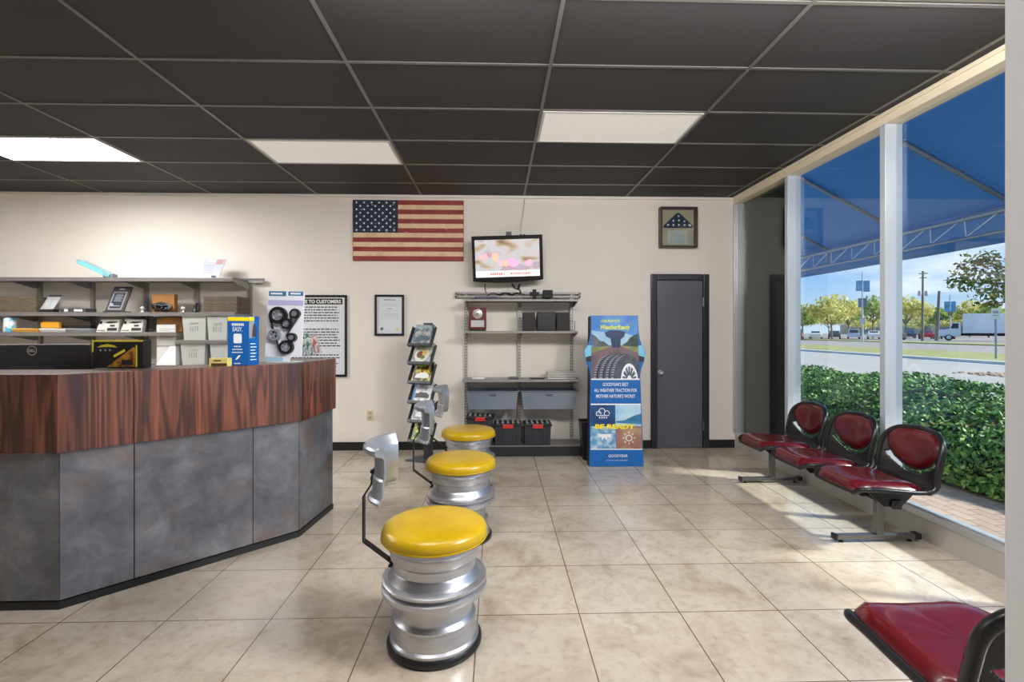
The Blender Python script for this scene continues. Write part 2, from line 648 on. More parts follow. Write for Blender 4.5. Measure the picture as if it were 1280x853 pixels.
    def grid(self, fn, nu, nv, keep=None):
        vs = [fn(i / nu, j / nv) for j in range(nv + 1) for i in range(nu + 1)]
        fs = []
        for j in range(nv):
            for i in range(nu):
                if keep is None or keep((i + .5) / nu, (j + .5) / nv):
                    fs.append((j * (nu + 1) + i, j * (nu + 1) + i + 1, (j + 1) * (nu + 1) + i + 1, (j + 1) * (nu + 1) + i))
        return self.add(vs, fs)

    def leaves(self, rng, fn, n, size, mats=1):
        """n small leaf quads at fn() -> (point, outward normal)"""
        for _ in range(n):
            p, nn = fn()
            d = Vector((rng.uniform(-1, 1), rng.uniform(-1, 1), rng.uniform(-1, 1)))
            nn = (Vector(nn) * 0.9 + d).normalized()
            a = nn.cross(Vector((rng.uniform(-1, 1), rng.uniform(-1, 1), rng.uniform(-1, 1)))).normalized()
            b = nn.cross(a)
            s = size * rng.uniform(0.6, 1.25)
            self.m = rng.randrange(mats)
            p = Vector(p)
            self.add([p - a * s, p - b * s * .5, p + a * s, p + b * s * .5], [(0, 1, 2, 3)])
        self.m = 0
        return self

    def text(self, s, o, ux, uy, h, w=None, align='CENTER', bold=0.0, lift=0.0008, shear=0.0):
        vs, fs = glyphs(s, bold)
        if not vs:
            return self
        x0, x1 = min(p[0] for p in vs), max(p[0] for p in vs)
        o, ux, uy = Vector(o), Vector(ux).normalized(), Vector(uy).normalized()
        nn = ux.cross(uy)
        sy = h / 0.70
        sx = (w / (x1 - x0)) if w else sy
        off = {'CENTER': -(x0 + x1) / 2, 'LEFT': -x0, 'RIGHT': -x1}[align]
        return self.add([o + ux * ((p[0] + off) * sx + shear * p[1] * sy) + uy * p[1] * sy + nn * lift for p in vs], fs)

    def build(self, name, mats, parent=None, smooth=None, bevel=0.0, subsurf=0, solid=0.0, seg=2):
        me = bpy.data.meshes.new(name)
        if parent is not None:
            inv = WM[parent].inverted()
            wm = WM[parent]
        else:
            xs, ys, zs = zip(*self.v)
            wm = Matrix.Translation(((min(xs) + max(xs)) / 2, (min(ys) + max(ys)) / 2, min(zs)))
            inv = wm.inverted()
        me.from_pydata([inv @ Vector(p) for p in self.v], [], self.f)
        if not isinstance(mats, (list, tuple)):
            mats = [mats]
        for m in mats:
            me.materials.append(m)
        if len(mats) > 1:
            me.polygons.foreach_set('material_index', self.mi)
        me.validate()
        o = bpy.data.objects.new(name, me)
        COL.objects.link(o)
        WM[o] = wm
        if parent is not None:
            o.parent = parent
        else:
            o.matrix_world = wm
        if smooth is not None:
            me.polygons.foreach_set('use_smooth', [True] * len(me.polygons))
            me.set_sharp_from_angle(angle=radians(smooth))
        if solid:
            md = o.modifiers.new('solid', 'SOLIDIFY')
            md.thickness = solid
            md.offset = 0
        if bevel:
            md = o.modifiers.new('bevel', 'BEVEL')
            md.width = bevel
            md.segments = seg
            md.limit_method = 'ANGLE'
            md.angle_limit = radians(40)
        if subsurf:
            md = o.modifiers.new('sub', 'SUBSURF')
            md.levels = md.render_levels = subsurf
        return o


_G = {}


def glyphs(s, bold):
    k = (s, bold)
    if k not in _G:
        cu = bpy.data.curves.new('t', 'FONT')
        cu.body = s
        cu.size = 1.0
        cu.offset = bold
        cu.resolution_u = 3
        ob = bpy.data.objects.new('t', cu)
        COL.objects.link(ob)
        dg = bpy.context.evaluated_depsgraph_get()
        dg.update()
        me = bpy.data.meshes.new_from_object(ob.evaluated_get(dg))
        _G[k] = ([(v.co.x, v.co.y) for v in me.vertices], [tuple(p.vertices) for p in me.polygons])
        bpy.data.objects.remove(ob)
        bpy.data.curves.remove(cu)
        bpy.data.meshes.remove(me)
    return _G[k]


def tag(o, label, cat, group=None, kind=None):
    o['label'] = label
    o['category'] = cat
    if group:
        o['group'] = group
    if kind:
        o['kind'] = kind
    return o


def thing(name, label, cat, loc, rz=0.0, group=None, kind=None):
    o = bpy.data.objects.new(name, None)
    o.empty_display_size = 0.1
    COL.objects.link(o)
    o.location = loc
    o.rotation_euler = (0, 0, rz)
    WM[o] = Matrix.Translation(Vector(loc)) @ Matrix.Rotation(rz, 4, 'Z')
    return tag(o, label, cat, group, kind)


def struct(mb, name, mats, label, cat, parent=None, **kw):
    o = mb.build(name, mats, parent, **kw)
    if parent is None:
        tag(o, label, cat, None, 'structure')
    return o


def copy_tree(o, parent=None):
    q = o.copy()
    COL.objects.link(q)
    if parent is not None:
        q.parent = parent
    for ch in list(o.children):
        copy_tree(ch, q)
    return q


def circle(cx, cy, rx, ry=None, n=24, a0=0.0, a1=2 * pi):
    ry = rx if ry is None else ry
    return [(cx + rx * cos(a0 + (a1 - a0) * i / n), cy + ry * sin(a0 + (a1 - a0) * i / n)) for i in range(n)]


def rrect(x0, y0, x1, y1, r, k=5):
    out = []
    for (cx, cy, a) in ((x1 - r, y0 + r, -pi / 2), (x1 - r, y1 - r, 0), (x0 + r, y1 - r, pi / 2), (x0 + r, y0 + r, pi)):
        for i in range(k + 1):
            t = a + pi / 2 * i / k
            out.append((cx + r * cos(t), cy + r * sin(t)))
    return out


EX, EY, EZ = Vector((1, 0, 0)), Vector((0, 1, 0)), Vector((0, 0, 1))

# ------------------------------------------------------------------ the room
YB = 5.92          # back wall
XR = 2.88          # window wall, inner face
XL = -7.0
YN = -3.2
ZC = 3.024         # ceiling
struct(MB().box(XL, XR, YN, YB + .12, -0.1, 0), 'floor', TILE, 'beige travertine tile floor of the waiting room', 'floor')

mb = MB()
mb.box(XL, XR + .1, YN, YB + .1, ZC, ZC + .08)
mb.m = 1
k = -3
while True:
    gx = -2.117 + 1.2192 * k
    if gx > XR: break
    if gx > XL: mb.box(gx - .011, gx + .011, YN, YB, ZC - .006, ZC + .001)
    k += 1
k = -10
while True:
    gy = 2.988 + .6096 * k
    if gy > YB: break
    if gy > YN: mb.box(XL, XR, gy - .011, gy + .011, ZC - .0055, ZC + .001)
    k += 1
struct(mb, 'ceiling', [CEILT, TBAR], 'black suspended tile ceiling with grey bars', 'ceiling')

# back wall, with the opening for the door
dl, dr = at(813, 400, YB).x, at(885.5, 400, YB).x
dt = at(850, 343, YB).z
mb = MB()
mb.box(XL, dl + .03, YB, YB + .12, 0, ZC)
mb.box(dr - .03, XR + .1, YB, YB + .12, 0, ZC)
mb.box(dl + .03, dr - .03, YB, YB + .12, dt - .03, ZC)
mb.box(dl + .03, dr - .03, YB + .10, YB + .12, 0, dt - .03)
struct(mb, 'wall_back', WALLP, 'warm off-white painted wall with the flag and the dark door', 'wall')
struct(MB().box(XL - .1, XL, YN, YB, 0, ZC), 'wall_left', WALLP, 'off-white side wall behind the reception counter', 'wall')
struct(MB().box(XL, XR, YN - .1, YN, 0, ZC), 'wall_front', WALLP, 'off-white wall opposite the wall with the flag', 'wall')
struct(MB().box(XL, XR - .02, YB - .03, YB, ZC - .035, ZC - .004), 'trim_1', M('white_trim', c(226, 220, 212), .5),
       'thin white moulding where the flag wall meets the ceiling', 'trim')
mb = MB()
mb.box(XL, dl - .002, YB - .014, YB, 0, .098)
mb.box(dr + .002, XR - .01, YB - .014, YB, 0, .098)
struct(mb, 'baseboard_back', BASEB, 'black baseboard along the wall with the flag', 'baseboard', bevel=.003)

# the dark door
d = thing('door_1', 'dark grey flush door in a black frame with a round knob', 'door', ((dl + dr) / 2, YB, 0), kind='structure')
fw = .075
mb = MB()
mb.box(dl, dl + fw, YB - .035, YB + .06, 0, dt)
mb.box(dr - fw, dr, YB - .035, YB + .06, 0, dt)
mb.box(dl + fw, dr - fw, YB - .035, YB + .06, dt - fw, dt)
mb.build('door_frame', DFRAME, d, bevel=.012, seg=3)
MB().box(dl + fw + .003, dr - fw - .003, YB - .012, YB + .03, .006, dt - fw - .003).build('door_leaf', DOORP, d, bevel=.002)
kp = at(823.5, 466, YB - .02)
mb = MB()
mb.lathe([(0, -.062), (.018, -.062), (.027, -.052), (.028, -.040), (.018, -.030), (.012, -.022), (.012, -.010), (.030, -.008), (.032, 0)], kp.x + .02, YB - .012, kp.z, 24, axis='Y')
mb.build('knob', CHROME, d, smooth=40)
for hz in (at(880, 378, YB).z, at(880, 532, YB).z):
    mb = MB().box(dr - fw - .012, dr - fw + .008, YB - .038, YB - .010, hz - .05, hz + .05)
    mb.tube([(dr - fw - .002, YB - .04, hz - .052), (dr - fw - .002, YB - .04, hz + .052)], .007)
    mb.build('hinge', STEEL, d)

# window wall -----------------------------------------------------
ZS = .15
mb = MB()
mb.box(XR, XR + .16, YN, YB + .1, -.12, ZS)
struct(mb, 'wall_right', SILL, 'low pale kerb wall under the shop windows', 'wall', bevel=.004)
mb = MB()
mb.box(XR - .03, XR + .10, YN, YB, ZC - .085, ZC - .002)
mb.box(XR - .045, XR - .03, YN, YB, ZC - .030, ZC - .002)
struct(mb, 'trim_2', CREAM, 'cream header rail where the shop windows meet the ceiling', 'trim', bevel=.003)
mb = MB()
mb.box(XR - .006, XR + .09, YN, YB, ZS + .001, ZS + .045)
mb.box(XR + .012, XR + .03, YN, YB, ZS + .045, ZS + .058)
struct(mb, 'trim_3', ALU, 'aluminium bottom track of the shop windows', 'trim', bevel=.003)
mulls = [6.02 - .14, 4.80, 3.58, 2.36, 1.14, -.08, -1.30, -2.52, YN + .03]
ZT = ZC - .087
for i in range(len(mulls) - 1):
    y1, y0 = mulls[i], mulls[i + 1]
    if i == 0:
        lab = 'blacked-out glass pane next to the wall with the door'
    elif i == 1:
        lab = 'tall clear window pane behind the row of red seats, next to the blacked-out one'
    elif i == 2:
        lab = 'tall clear window pane between the row of red seats and the pale post'
    else:
        lab = 'tall clear shop window pane behind the pale post'
    w = thing('window_%d' % (i + 1), lab, 'window', (XR + .05, (y0 + y1) / 2, ZS), kind='structure')
    MB().box(XR + .045, XR + .051, y0 + .02, y1 - .02, ZS + .05, ZT).build('pane', GLASS, w)
    mb = MB()
    mb.box(XR - .035, XR + .095, y0 - .026, y0 + .026, ZS + .046, ZT)
    for q in range(9):
        zz = ZS + .2 + q * .3
        mb.lathe([(0, -.002), (.005, -.002), (.006, 0)], XR - .035, y0, zz, 8, axis='X')
    mb.build('mullion', ALUP if i != 0 else ALUP, w, bevel=.004)
    if i == 0:
        mb = MB()
        mb.box(XR - .03, XR + .095, y1 + .005, y1 + .035, ZS + .046, ZT)
        mb.box(XR - .010, XR + .095, y1 - .03, y1 + .005, ZS + .046, ZT)
        mb.build('jamb', ALU, w, bevel=.003)
        MB().box(XR + .075, XR + .095, y0 + .03, y1 - .03, ZS + .05, ZT).build('blackout_panel', M('blackout_film', c(10, 9, 10), .7), w)
    elif i in (1, 2):
        mb = MB()
        mb.box(XR - .010, XR + .03, y0 + .03, y0 + .075, ZS - .14, ZS - .01)
        mb.build('splice_plate', ALUP, w)

# pale post close to the camera
mb = MB()
mb.box(1.052, 1.20, .86, 1.0, 0, ZC - .001)
o = struct(mb, 'column', M('post_paint', c(222, 223, 226), .5), 'pale grey square post beside the single red seat', 'column', bevel=.006)

# ------------------------------------------------------------------ ceiling lights, and fill panels added out of view
LIT = M('lit_diffuser', c(240, 240, 236), .5, emit=((1.0, .985, .965, 1), PANEL_LIT))
WALL_FILL = M('wall_fill_diffuser', c(240, 240, 236), .5, emit=((1.0, .985, .965, 1), WALL_FILL_LIT))
SIDE_FILL = M('side_fill_diffuser', c(240, 240, 236), .5, emit=((1.0, .995, .99, 1), SIDE_FILL_LIT))
SOFT_FILL = M('soft_fill_diffuser', c(240, 240, 236), .5, emit=((1.0, .985, .965, 1), SOFT_FILL_LIT))
DIM = M('dim_diffuser', c(206, 202, 196), .5, emit=((1.0, .97, .93, 1), PANEL_DIM * .72))
LFR = M('light_frame', c(196, 192, 186), .45)


def panel(x0, y0, mat, label, group=None):
    x1, y1 = x0 + 1.2192, y0 + .6096
    t = thing('ceiling_light', label, 'ceiling light', ((x0 + x1) / 2, (y0 + y1) / 2, ZC - .012), group=group)
    g = .013
    mb = MB()
    mb.box(x0 + g, x1 - g, y0 + g, y0 + g + .02, ZC - .010, ZC)
    mb.box(x0 + g, x1 - g, y1 - g - .02, y1 - g, ZC - .010, ZC)
    mb.box(x0 + g, x0 + g + .02, y0 + g + .02, y1 - g - .02, ZC - .010, ZC)
    mb.box(x1 - g - .02, x1 - g, y0 + g + .02, y1 - g - .02, ZC - .010, ZC)
    mb.build('frame', LFR, t, bevel=.002)
    MB().box(x0 + g + .02, x1 - g - .02, y0 + g + .02, y1 - g - .02, ZC - .006, ZC - .001).build('diffuser', mat, t)


GX = lambda i: -2.117 + 1.2192 * i
GY = lambda j: 2.988 + .6096 * j
panel(GX(-2), GY(2), LIT, 'brightly lit ceiling panel over the reception counter')
panel(GX(0), GY(2), DIM, 'dim ceiling panel in front of the wooden flag')
panel(GX(2), GY(1), DIM, 'dim ceiling panel nearer the window wall than the other panels')
panel(GX(-3), GY(0), LIT, 'added lit ceiling panel, out of view over the space behind the reception counter')  # added out of view to brighten the wall behind the counter
panel(GX(1) - .35, GY(-3) - .02, SOFT_FILL, 'added soft fill panel in the ceiling, out of view over the camera')  # added out of view to brighten the foreground floor


def fill_panel(cx, cy, rz, lit, label):
    """a tilted fill panel added out of view under the ceiling; with rz = 0 it faces the wall with the flag"""
    t = thing('added_fill_light', label, 'ceiling light', (cx, cy, ZC - .31), rz, 'added fill panels out of view')
    R = WM[t]
    a_ = radians(FILL_TILT)
    h = .30
    up_ = Vector((0, cos(a_), sin(a_))) * h
    x0, x1 = -.57, .57
    mb = MB(); mb.M = R
    mb.add([(x0, 0, 0), (x1, 0, 0), (x1, -.10, 0), (x0, -.10, 0), (x0, up_.y, up_.z), (x1, up_.y, up_.z), (x1, -.10, .304), (x0, -.10, .304)],
           [(3, 2, 1, 0), (4, 5, 6, 7), (0, 1, 5, 4), (1, 2, 6, 5), (2, 3, 7, 6), (3, 0, 4, 7)])
    mb.build('housing', LFR, t)
    nn_ = Vector((0, sin(a_), -cos(a_))) * .004
    mb = MB(); mb.M = R
    mb.add([Vector((x1 - .03, 0, 0)) + nn_ + up_ * .06, Vector((x0 + .03, 0, 0)) + nn_ + up_ * .06, Vector((x0 + .03, 0, 0)) + nn_ + up_ * .94, Vector((x1 - .03, 0, 0)) + nn_ + up_ * .94], [(0, 1, 2, 3)])
    mb.build('diffuser', lit, t)


for x_ in (-.29, .93, 2.10):  # fill panels added above the frame to brighten the flag wall
    fill_panel(x_, 1.90, 0, WALL_FILL, 'added fill panel tilted under the ceiling out of view, facing the flag wall')
for y_ in (1.42,):  # fill panel added beside the frame to light the counter from the windows
    fill_panel(2.62, y_, pi / 2, SIDE_FILL, 'added fill panel tilted out of view by the windows, facing the reception counter')


# ------------------------------------------------------------------ reception counter
PTS = [Vector((-3.6, 2.565)), Vector((-2.216, 2.565)), Vector((-1.337, 3.44)), Vector((-1.284, 3.99))]
HT, HF = 1.195, .80


def offs(pts, d):
    out = []
    for i, p in enumerate(pts):
        ns = []
        if i > 0:
            e = (pts[i] - pts[i - 1]).normalized(); ns.append(Vector((-e.y, e.x)))
        if i < len(pts) - 1:
            e = (pts[i + 1] - pts[i]).normalized(); ns.append(Vector((-e.y, e.x)))
        n = sum(ns, Vector((0, 0))).normalized()
        out.append(p + n * (d / n.dot(ns[0])))
    return out


def wseg(mb, d0, d1, i, a, b, z0, z1, gap=.0015):
    """a slab along counter side i, from fraction a to b, between inward offsets d0 and d1"""
    A, B = offs(PTS, d0), offs(PTS, d1)
    L = (A[i + 1] - A[i]).length
    g = gap / L
    p = [A[i].lerp(A[i + 1], a + g), A[i].lerp(A[i + 1], b - g), B[i].lerp(B[i + 1], b - g), B[i].lerp(B[i + 1], a + g)]
    v = [(q.x, q.y, z0) for q in p] + [(q.x, q.y, z1) for q in p]
    mb.add(v, [(3, 2, 1, 0), (4, 5, 6, 7), (0, 1, 5, 4), (1, 2, 6, 5), (2, 3, 7, 6), (3, 0, 4, 7)])


ctr = thing('reception_counter', 'angled reception counter with rosewood fascia over slate-look panels', 'counter', (-2.0, 3.2, 0))


def frac(i, xpix, z):
    """fraction along side i where the picture column falls"""
    u = (xpix - 640) / F
    k = (_s + u * _c) / (_c - u * _s)
    A, B = PTS[i], PTS[i + 1]
    return (k * A.y - A.x) / ((B.x - A.x) - k * (B.y - A.y))


fa, fb = frac(1, 167.5, 1), frac(1, 319, .5)
for (i, a, b) in ((0, 0, 1), (1, 0, fa), (1, fa, 1), (2, 0, 1)):
    mb = MB(); wseg(mb, 0, .022, i, a, b, HF, HT, .0015 if i == 1 else .0002)
    mb.build('fascia_board', WOOD, ctr)
for (i, a, b) in ((0, 0, 1), (1, 0, fa), (1, fa, fb), (1, fb, 1), (2, 0, 1)):
    mb = MB(); wseg(mb, .026, .046, i, a, b, .045, HF + .02, .0025 if i == 1 else .0002)
    mb.build('front_panel', SLATE, ctr)
mb = MB()
for i in range(3): wseg(mb, .046, .062, i, 0, 1, .0, HT - .04, 0)
mb.build('carcass', BLACKM, ctr)
mb = MB()
for i in range(3): wseg(mb, .020, .045, i, 0, 1, 0, .040, 0)
mb.build('kick_strip', BLACK, ctr)
mb = MB()
for i in range(3): wseg(mb, .0225, .36, i, 0, 1, HT - .03, HT - .0005, 0)
mb.build('countertop', M('counter_top_edge', c(112, 92, 86), .3), ctr)
mb = MB()
for i in range(3): wseg(mb, .062, .75, i, 0, 1, .70, .735, 0)
mb.build('desk_surface', M('desk_grey', c(120, 116, 112), .5), ctr)
A, B = offs(PTS, .03)[3], offs(PTS, .36)[3]
mb = MB()
e = (PTS[3] - PTS[2]).normalized()
mb.add([(A.x, A.y, 0), (A.x - e.x * .02, A.y - e.y * .02, 0), (B.x - e.x * .02, B.y - e.y * .02, 0), (B.x, B.y, 0),
        (A.x, A.y, HT - .03), (A.x - e.x * .02, A.y - e.y * .02, HT - .03), (B.x - e.x * .02, B.y - e.y * .02, HT - .03), (B.x, B.y, HT - .03)],
       [(0, 1, 2, 3), (7, 6, 5, 4), (0, 4, 5, 1), (1, 5, 6, 2), (2, 6, 7, 3), (3, 7, 4, 0)])
mb.build('end_panel', SLATE, ctr)

# ------------------------------------------------------------------ wheel-rim stools
SX, SY = -.285, 2.28


def make_stool():
    t = thing('wheel_rim_stool', 'yellow-seated stool of stacked wheel rims closest to the camera', 'stool', (SX, SY, 0), group='wheel rim stools')
    mb = MB()
    mb.lathe([(.150, .028), (.192, .028), (.200, .034), (.200, .048), (.190, .056), (.190, .064), (.181, .120), (.187, .126), (.187, .136), (.172, .148), (.166, .160),
              (.166, .222), (.170, .236), (.186, .246), (.226, .252), (.236, .256), (.238, .262), (.237, .276), (.228, .280), (.214, .284), (.214, .288),
              (.228, .293), (.235, .299), (.235, .309), (.226, .314), (.210, .318), (.200, .330), (.194, .346), (.186, .356), (.186, .392), (.196, .402), (.199, .408), (.199, .442),
              (.212, .454), (.216, .462), (.214, .474), (.20, .478), (.0, .478)], SX, SY, 0, 72)
    mb.build('rim_barrel', RIMALU, t, smooth=30)
    mb = MB()
    mb.lathe([(.15, .001), (.206, .001), (.213, .008), (.214, .024), (.206, .034), (.19, .034), (.15, .030)], SX, SY, 0, 56)
    mb.build('base_ring', BLACK, t, smooth=50)
    mb = MB()
    mb.lathe([(0, .477), (.20, .478), (.226, .480), (.235, .487), (.239, .500), (.238, .516), (.231, .531), (.216, .542), (.18, .550), (.12, .555), (.06, .557), (0, .557)], SX, SY, 0, 56)
    s = mb.build('seat_cushion', YELLOW, t, smooth=60)
    mb = MB()
    mb.tube([(SX + .2385 * cos(a), SY + .2385 * sin(a), .489) for a in [2 * pi * i / 48 for i in range(49)]], .0035, 6, False)
    mb.build('piping', YELLOW, s, smooth=60)
    mb = MB()
    mb.bar([(SX - .190, SY, .335), (SX - .200, SY, .368), (SX - .322, SY, .462), (SX - .322, SY, .665), (SX - .285, SY, .722), (SX - .277, SY, .79)], .034, .007, EY)
    for zz in (.345, .375):
        mb.lathe([(0, -.012), (.008, -.012), (.008, 0)], SX - .198, SY, zz, 8, axis='X')
    mb.build('back_bracket', BLACK, t)
    mb = MB()
    prof = [(.208, .636), (.214, .642), (.213, .652), (.200, .662), (.194, .682), (.191, .752), (.184, .762), (.182, .80), (.185, .862), (.196, .874), (.226, .884),
            (.233, .896), (.232, .912), (.222, .924), (.206, .926), (.200, .918), (.196, .905), (.182, .888), (.173, .864), (.171, .80), (.173, .768), (.180, .756), (.182, .686), (.188, .668), (.198, .656), (.200, .640)]
    prof = [(r, .668 + (z - .636) * (.252 / .290)) for r, z in prof]
    mb.lathe(prof, SX - .085, SY, 0, 28, radians(180 - 52), radians(180 + 52), closed=True)
    b = mb.build('backrest', RIMGREY, t, smooth=35, bevel=.002)
    for zz in (.745, .775):
        mb = MB()
        mb.lathe([(0, -.016), (.009, -.016), (.009, 0)], SX - .275, SY, zz, 8, axis='X')
        mb.build('bolt', BLACK, b)
    return t


st = make_stool()
for (dx, yy, lab) in ((.035, 3.43, 'middle one of the three yellow stools made of wheel rims'),
                      (.03, 4.42, 'yellow wheel-rim stool farthest back, in front of the magazine rack')):
    q = copy_tree(st)
    q.location = (SX + dx, yy, 0)
    q.rotation_euler = (0, 0, radians(-3 if yy > 4 else 2))
    q['label'] = lab

# ------------------------------------------------------------------ red beam seating
PROF = [(-.262, .396), (-.240, .418), (-.15, .418), (-.02, .406), (.10, .398), (.185, .402), (.236, .432), (.262, .495), (.282, .575), (.303, .665), (.325, .765)]


def spline(pts, n=120):
    out = []
    P = [pts[0]] + pts + [pts[-1]]
    for i in range(1, len(P) - 2):
        for k in range(12):
            t = k / 12
            out.append(tuple(.5 * (2 * P[i][j] + (P[i + 1][j] - P[i - 1][j]) * t + (2 * P[i - 1][j] - 5 * P[i][j] + 4 * P[i + 1][j] - P[i + 2][j]) * t * t
                                   + (3 * P[i][j] - P[i - 1][j] - 3 * P[i + 1][j] + P[i + 2][j]) * t ** 3) for j in (0, 1)))
    out.append(pts[-1])
    return out


SP = spline(PROF)
CUM = [0.0]
for i in range(1, len(SP)):
    CUM.append(CUM[-1] + math.hypot(SP[i][0] - SP[i - 1][0], SP[i][1] - SP[i - 1][1]))
LT = CUM[-1]
LB = next(CUM[i] for i in range(len(SP)) if SP[i][1] > .425 and SP[i][0] > 0)   # where the back starts


def pt(d):
    d = min(max(d, 0), LT)
    i = 1
    while i < len(CUM) - 1 and CUM[i] < d: i += 1
    k = (d - CUM[i - 1]) / (CUM[i] - CUM[i - 1])
    a, b = SP[i - 1], SP[i]
    e = Vector((b[0] - a[0], 0, b[1] - a[1])).normalized()
    return Vector((a[0] + (b[0] - a[0]) * k, 0, a[1] + (b[1] - a[1]) * k)), Vector((-e.z, 0, e.x))


def hw(d):
    w = .238
    if d < .07: w = .238 - .062 * (1 - d / .07) ** 2
    q = (d - (LT - .17)) / .17
    if q > 0: w = .238 * max(.002, 1 - min(q, 1) ** 2.5) ** (1 / 2.5)
    return w


def sm(a, b, x):
    x = min(max((x - a) / (b - a), 0), 1)
    return x * x * (3 - 2 * x)


def surf(lat, d):
    p, n = pt(d)
    k = sm(LB - .10, LB + .10, d)
    p = p.copy()
    p.y = lat
    p += n * (.95 * lat * lat * k + .30 * lat * lat * (1 - k))
    return p, n


BC = LB + .232   # pad centre along the back


def padR(t):
    x, y = abs(cos(t)), sin(t)
    n = 2.9 if y > 0 else 1.75
    return ((x / .205) ** n + (abs(y) / (.112 if y > 0 else .150)) ** n) ** (-1 / n)


def keep_shell(u, v):
    d = v * LT
    lat = (2 * u - 1) * hw(d)
    a, b = lat, d - BC
    t = math.atan2(b, a)
    rho = math.hypot(a, b) / padR(t)
    return not (b < -.012 and 1.06 < rho < 1.22 and abs(t + pi / 2) < 1.15)


def chair_parts(Mx, par, unit):
    mb = MB(); mb.M = Mx
    mb.grid(lambda u, v: surf((2 * u - 1) * hw(v * LT), v * LT)[0], 56, 96, keep_shell)
    sh = mb.build('seat_shell', SHELL, par, smooth=60, solid=.016, subsurf=1)
    mb = MB(); mb.M = Mx
    out = [surf(-hw(d), d)[0] for d in [LT * i / 60 for i in range(61)]]
    out += [surf(hw(LT) * k, LT)[0] for k in (0,)]
    out += [surf(hw(d), d)[0] for d in [LT * i / 60 for i in range(60, -1, -1)]]
    out += [surf(hw(0) * k, 0)[0] for k in (.5, 0, -.5)] + [out[0]]
    mb.tube(out, [.020 if (p.z > .41 and p.x > .15) else .015 for p in out], 10, False)
    mb.build('shell_rim', SHELL, sh, smooth=60)
    # seat pad
    mb = MB(); mb.M = Mx
    DC, HLx, HLy = .226, .226, .226

    def seatpad(u, v):
        t = 2 * pi * u
        n = 5.0
        r = v * ((abs(cos(t)) / HLx) ** n + (abs(sin(t)) / HLy) ** n) ** (-1 / n)
        p, nn = surf(r * sin(t), DC + r * cos(t))
        return p + nn * (.012 + .044 * max(0, 1 - v ** 6) ** .5 + .004 * sin(9 * t) * v * (1 - v))
    mb.grid(seatpad, 48, 12)
    mb.build('seat_pad', REDV, sh, smooth=70)
    mb = MB(); mb.M = Mx

    def backpad(u, v):
        t = 2 * pi * u
        r = v * padR(t)
        p, nn = surf(r * cos(t), BC + r * sin(t))
        return p + nn * (.008 + .030 * max(0, 1 - v ** 4) ** .6)
    mb.grid(backpad, 48, 10)
    mb.build('back_pad', REDV, sh, smooth=70)
    # bracket down to the beam
    mb = MB(); mb.M = Mx
    for yy in (-.10, .10):
        mb.prism([(-.13, .385), (-.02, .285), (.10, .285), (.20, .385)], (0, yy - .004, 0), EX, EZ, .008)
    mb.prism([(-.13, .380), (.20, .380), (.20, .392), (-.13, .392)], (0, -.10, 0), EX, EZ, .20)
    mb.build('seat_bracket', BLACK, sh)


def beam_unit(name, label, loc, seats, legs, b0, b1, rz=0.0):
    t = thing(name, label, 'seating', loc, rz)
    W = WM[t]
    mb = MB(); mb.M = W
    mb.box(.03, .085, b0, b1, .275, .325)
    bm_ = mb.build('beam', DSTEEL, t, bevel=.005)
    mb = MB(); mb.M = W
    mb.box(.026, .089, b0 - .012, b0, .271, .329)
    mb.build('beam_cap', BLACK, bm_, bevel=.005)
    for ly in legs:
        mb = MB(); mb.M = W
        mb.box(.035, .080, ly - .022, ly + .022, .05, .275)
        mb.box(-.24, .30, ly - .022, ly + .022, .022, .052)
        lg = mb.build('leg', STEEL, t, bevel=.004)
        for (q0, q1, fx) in ((-.252, -.236, -.20), (.296, .335, .27)):
            mb = MB(); mb.M = W
            mb.box(q0, q1, ly - .026, ly + .026, .017, .057)
            mb.build('foot_cap', BLACK, lg, bevel=.003)
            mb = MB(); mb.M = W
            mb.lathe([(0, 0.001), (.016, .001), (.016, .008), (.008, .010), (.008, .024)], fx, ly, 0, 10)
            mb.build('glide', BLACK, lg)
    for sy in seats:
        chair_parts(W @ Matrix.Translation((0, sy, 0)), t, None)
    return t


beam_unit('beam_seating', 'row of three dark red padded seats on a steel beam under the windows', (2.505, 3.77, 0), (-.55, 0, .55), (-.51, .78), -.66, .84)
beam_unit('beam_seating', 'single dark red padded seat seen from behind, half hidden by the pale post', (1.445, 1.45, 0), (0,), (0.06,), -.16, .30, -pi / 2)

# ------------------------------------------------------------------ things on the back wall
YW = YB - .001
# wooden flag
a, b = at(441, 326, YW - .02), at(579.5, 251, YW - .02)
fl = thing('wooden_flag', 'weathered wooden board painted as a stars and stripes flag on the wall', 'flag', ((a.x + b.x) / 2, YW, a.z))
FW, FH = b.x - a.x, b.z - a.z
FR = M('flag_red', c(150, 58, 52), .6, vary=(c(132, 44, 42), 9, .4, .7))
FC = M('flag_cream', c(226, 196, 160), .6, vary=(c(206, 172, 134), 8, .45, .75))
FN = M('flag_navy', c(26, 46, 70), .6, vary=(c(20, 36, 58), 9, .4, .7))
FB = M('flag_wear', c(196, 156, 120), .7)
mb = MB()
mb.box(a.x, b.x, YW - .02, YW, a.z, b.z)
board = mb.build('board', FR, fl)
mb = MB()
rng = random.Random(4)
for i in range(13):
    mb.m = 0 if i % 2 == 0 else 1
    z1 = FH - FH * i / 13
    x0 = FW * .405 if i < 7 else .0
    mb.rect(x0 + .003, z1 - FH / 13, FW - .003, z1, (a.x, YW - .02, a.z), EX, EZ, .0012)
mb.m = 2
mb.rect(.0, FH * 6 / 13, FW * .405, FH, (a.x, YW - .02, a.z), EX, EZ, .0014)
mb.m = 3
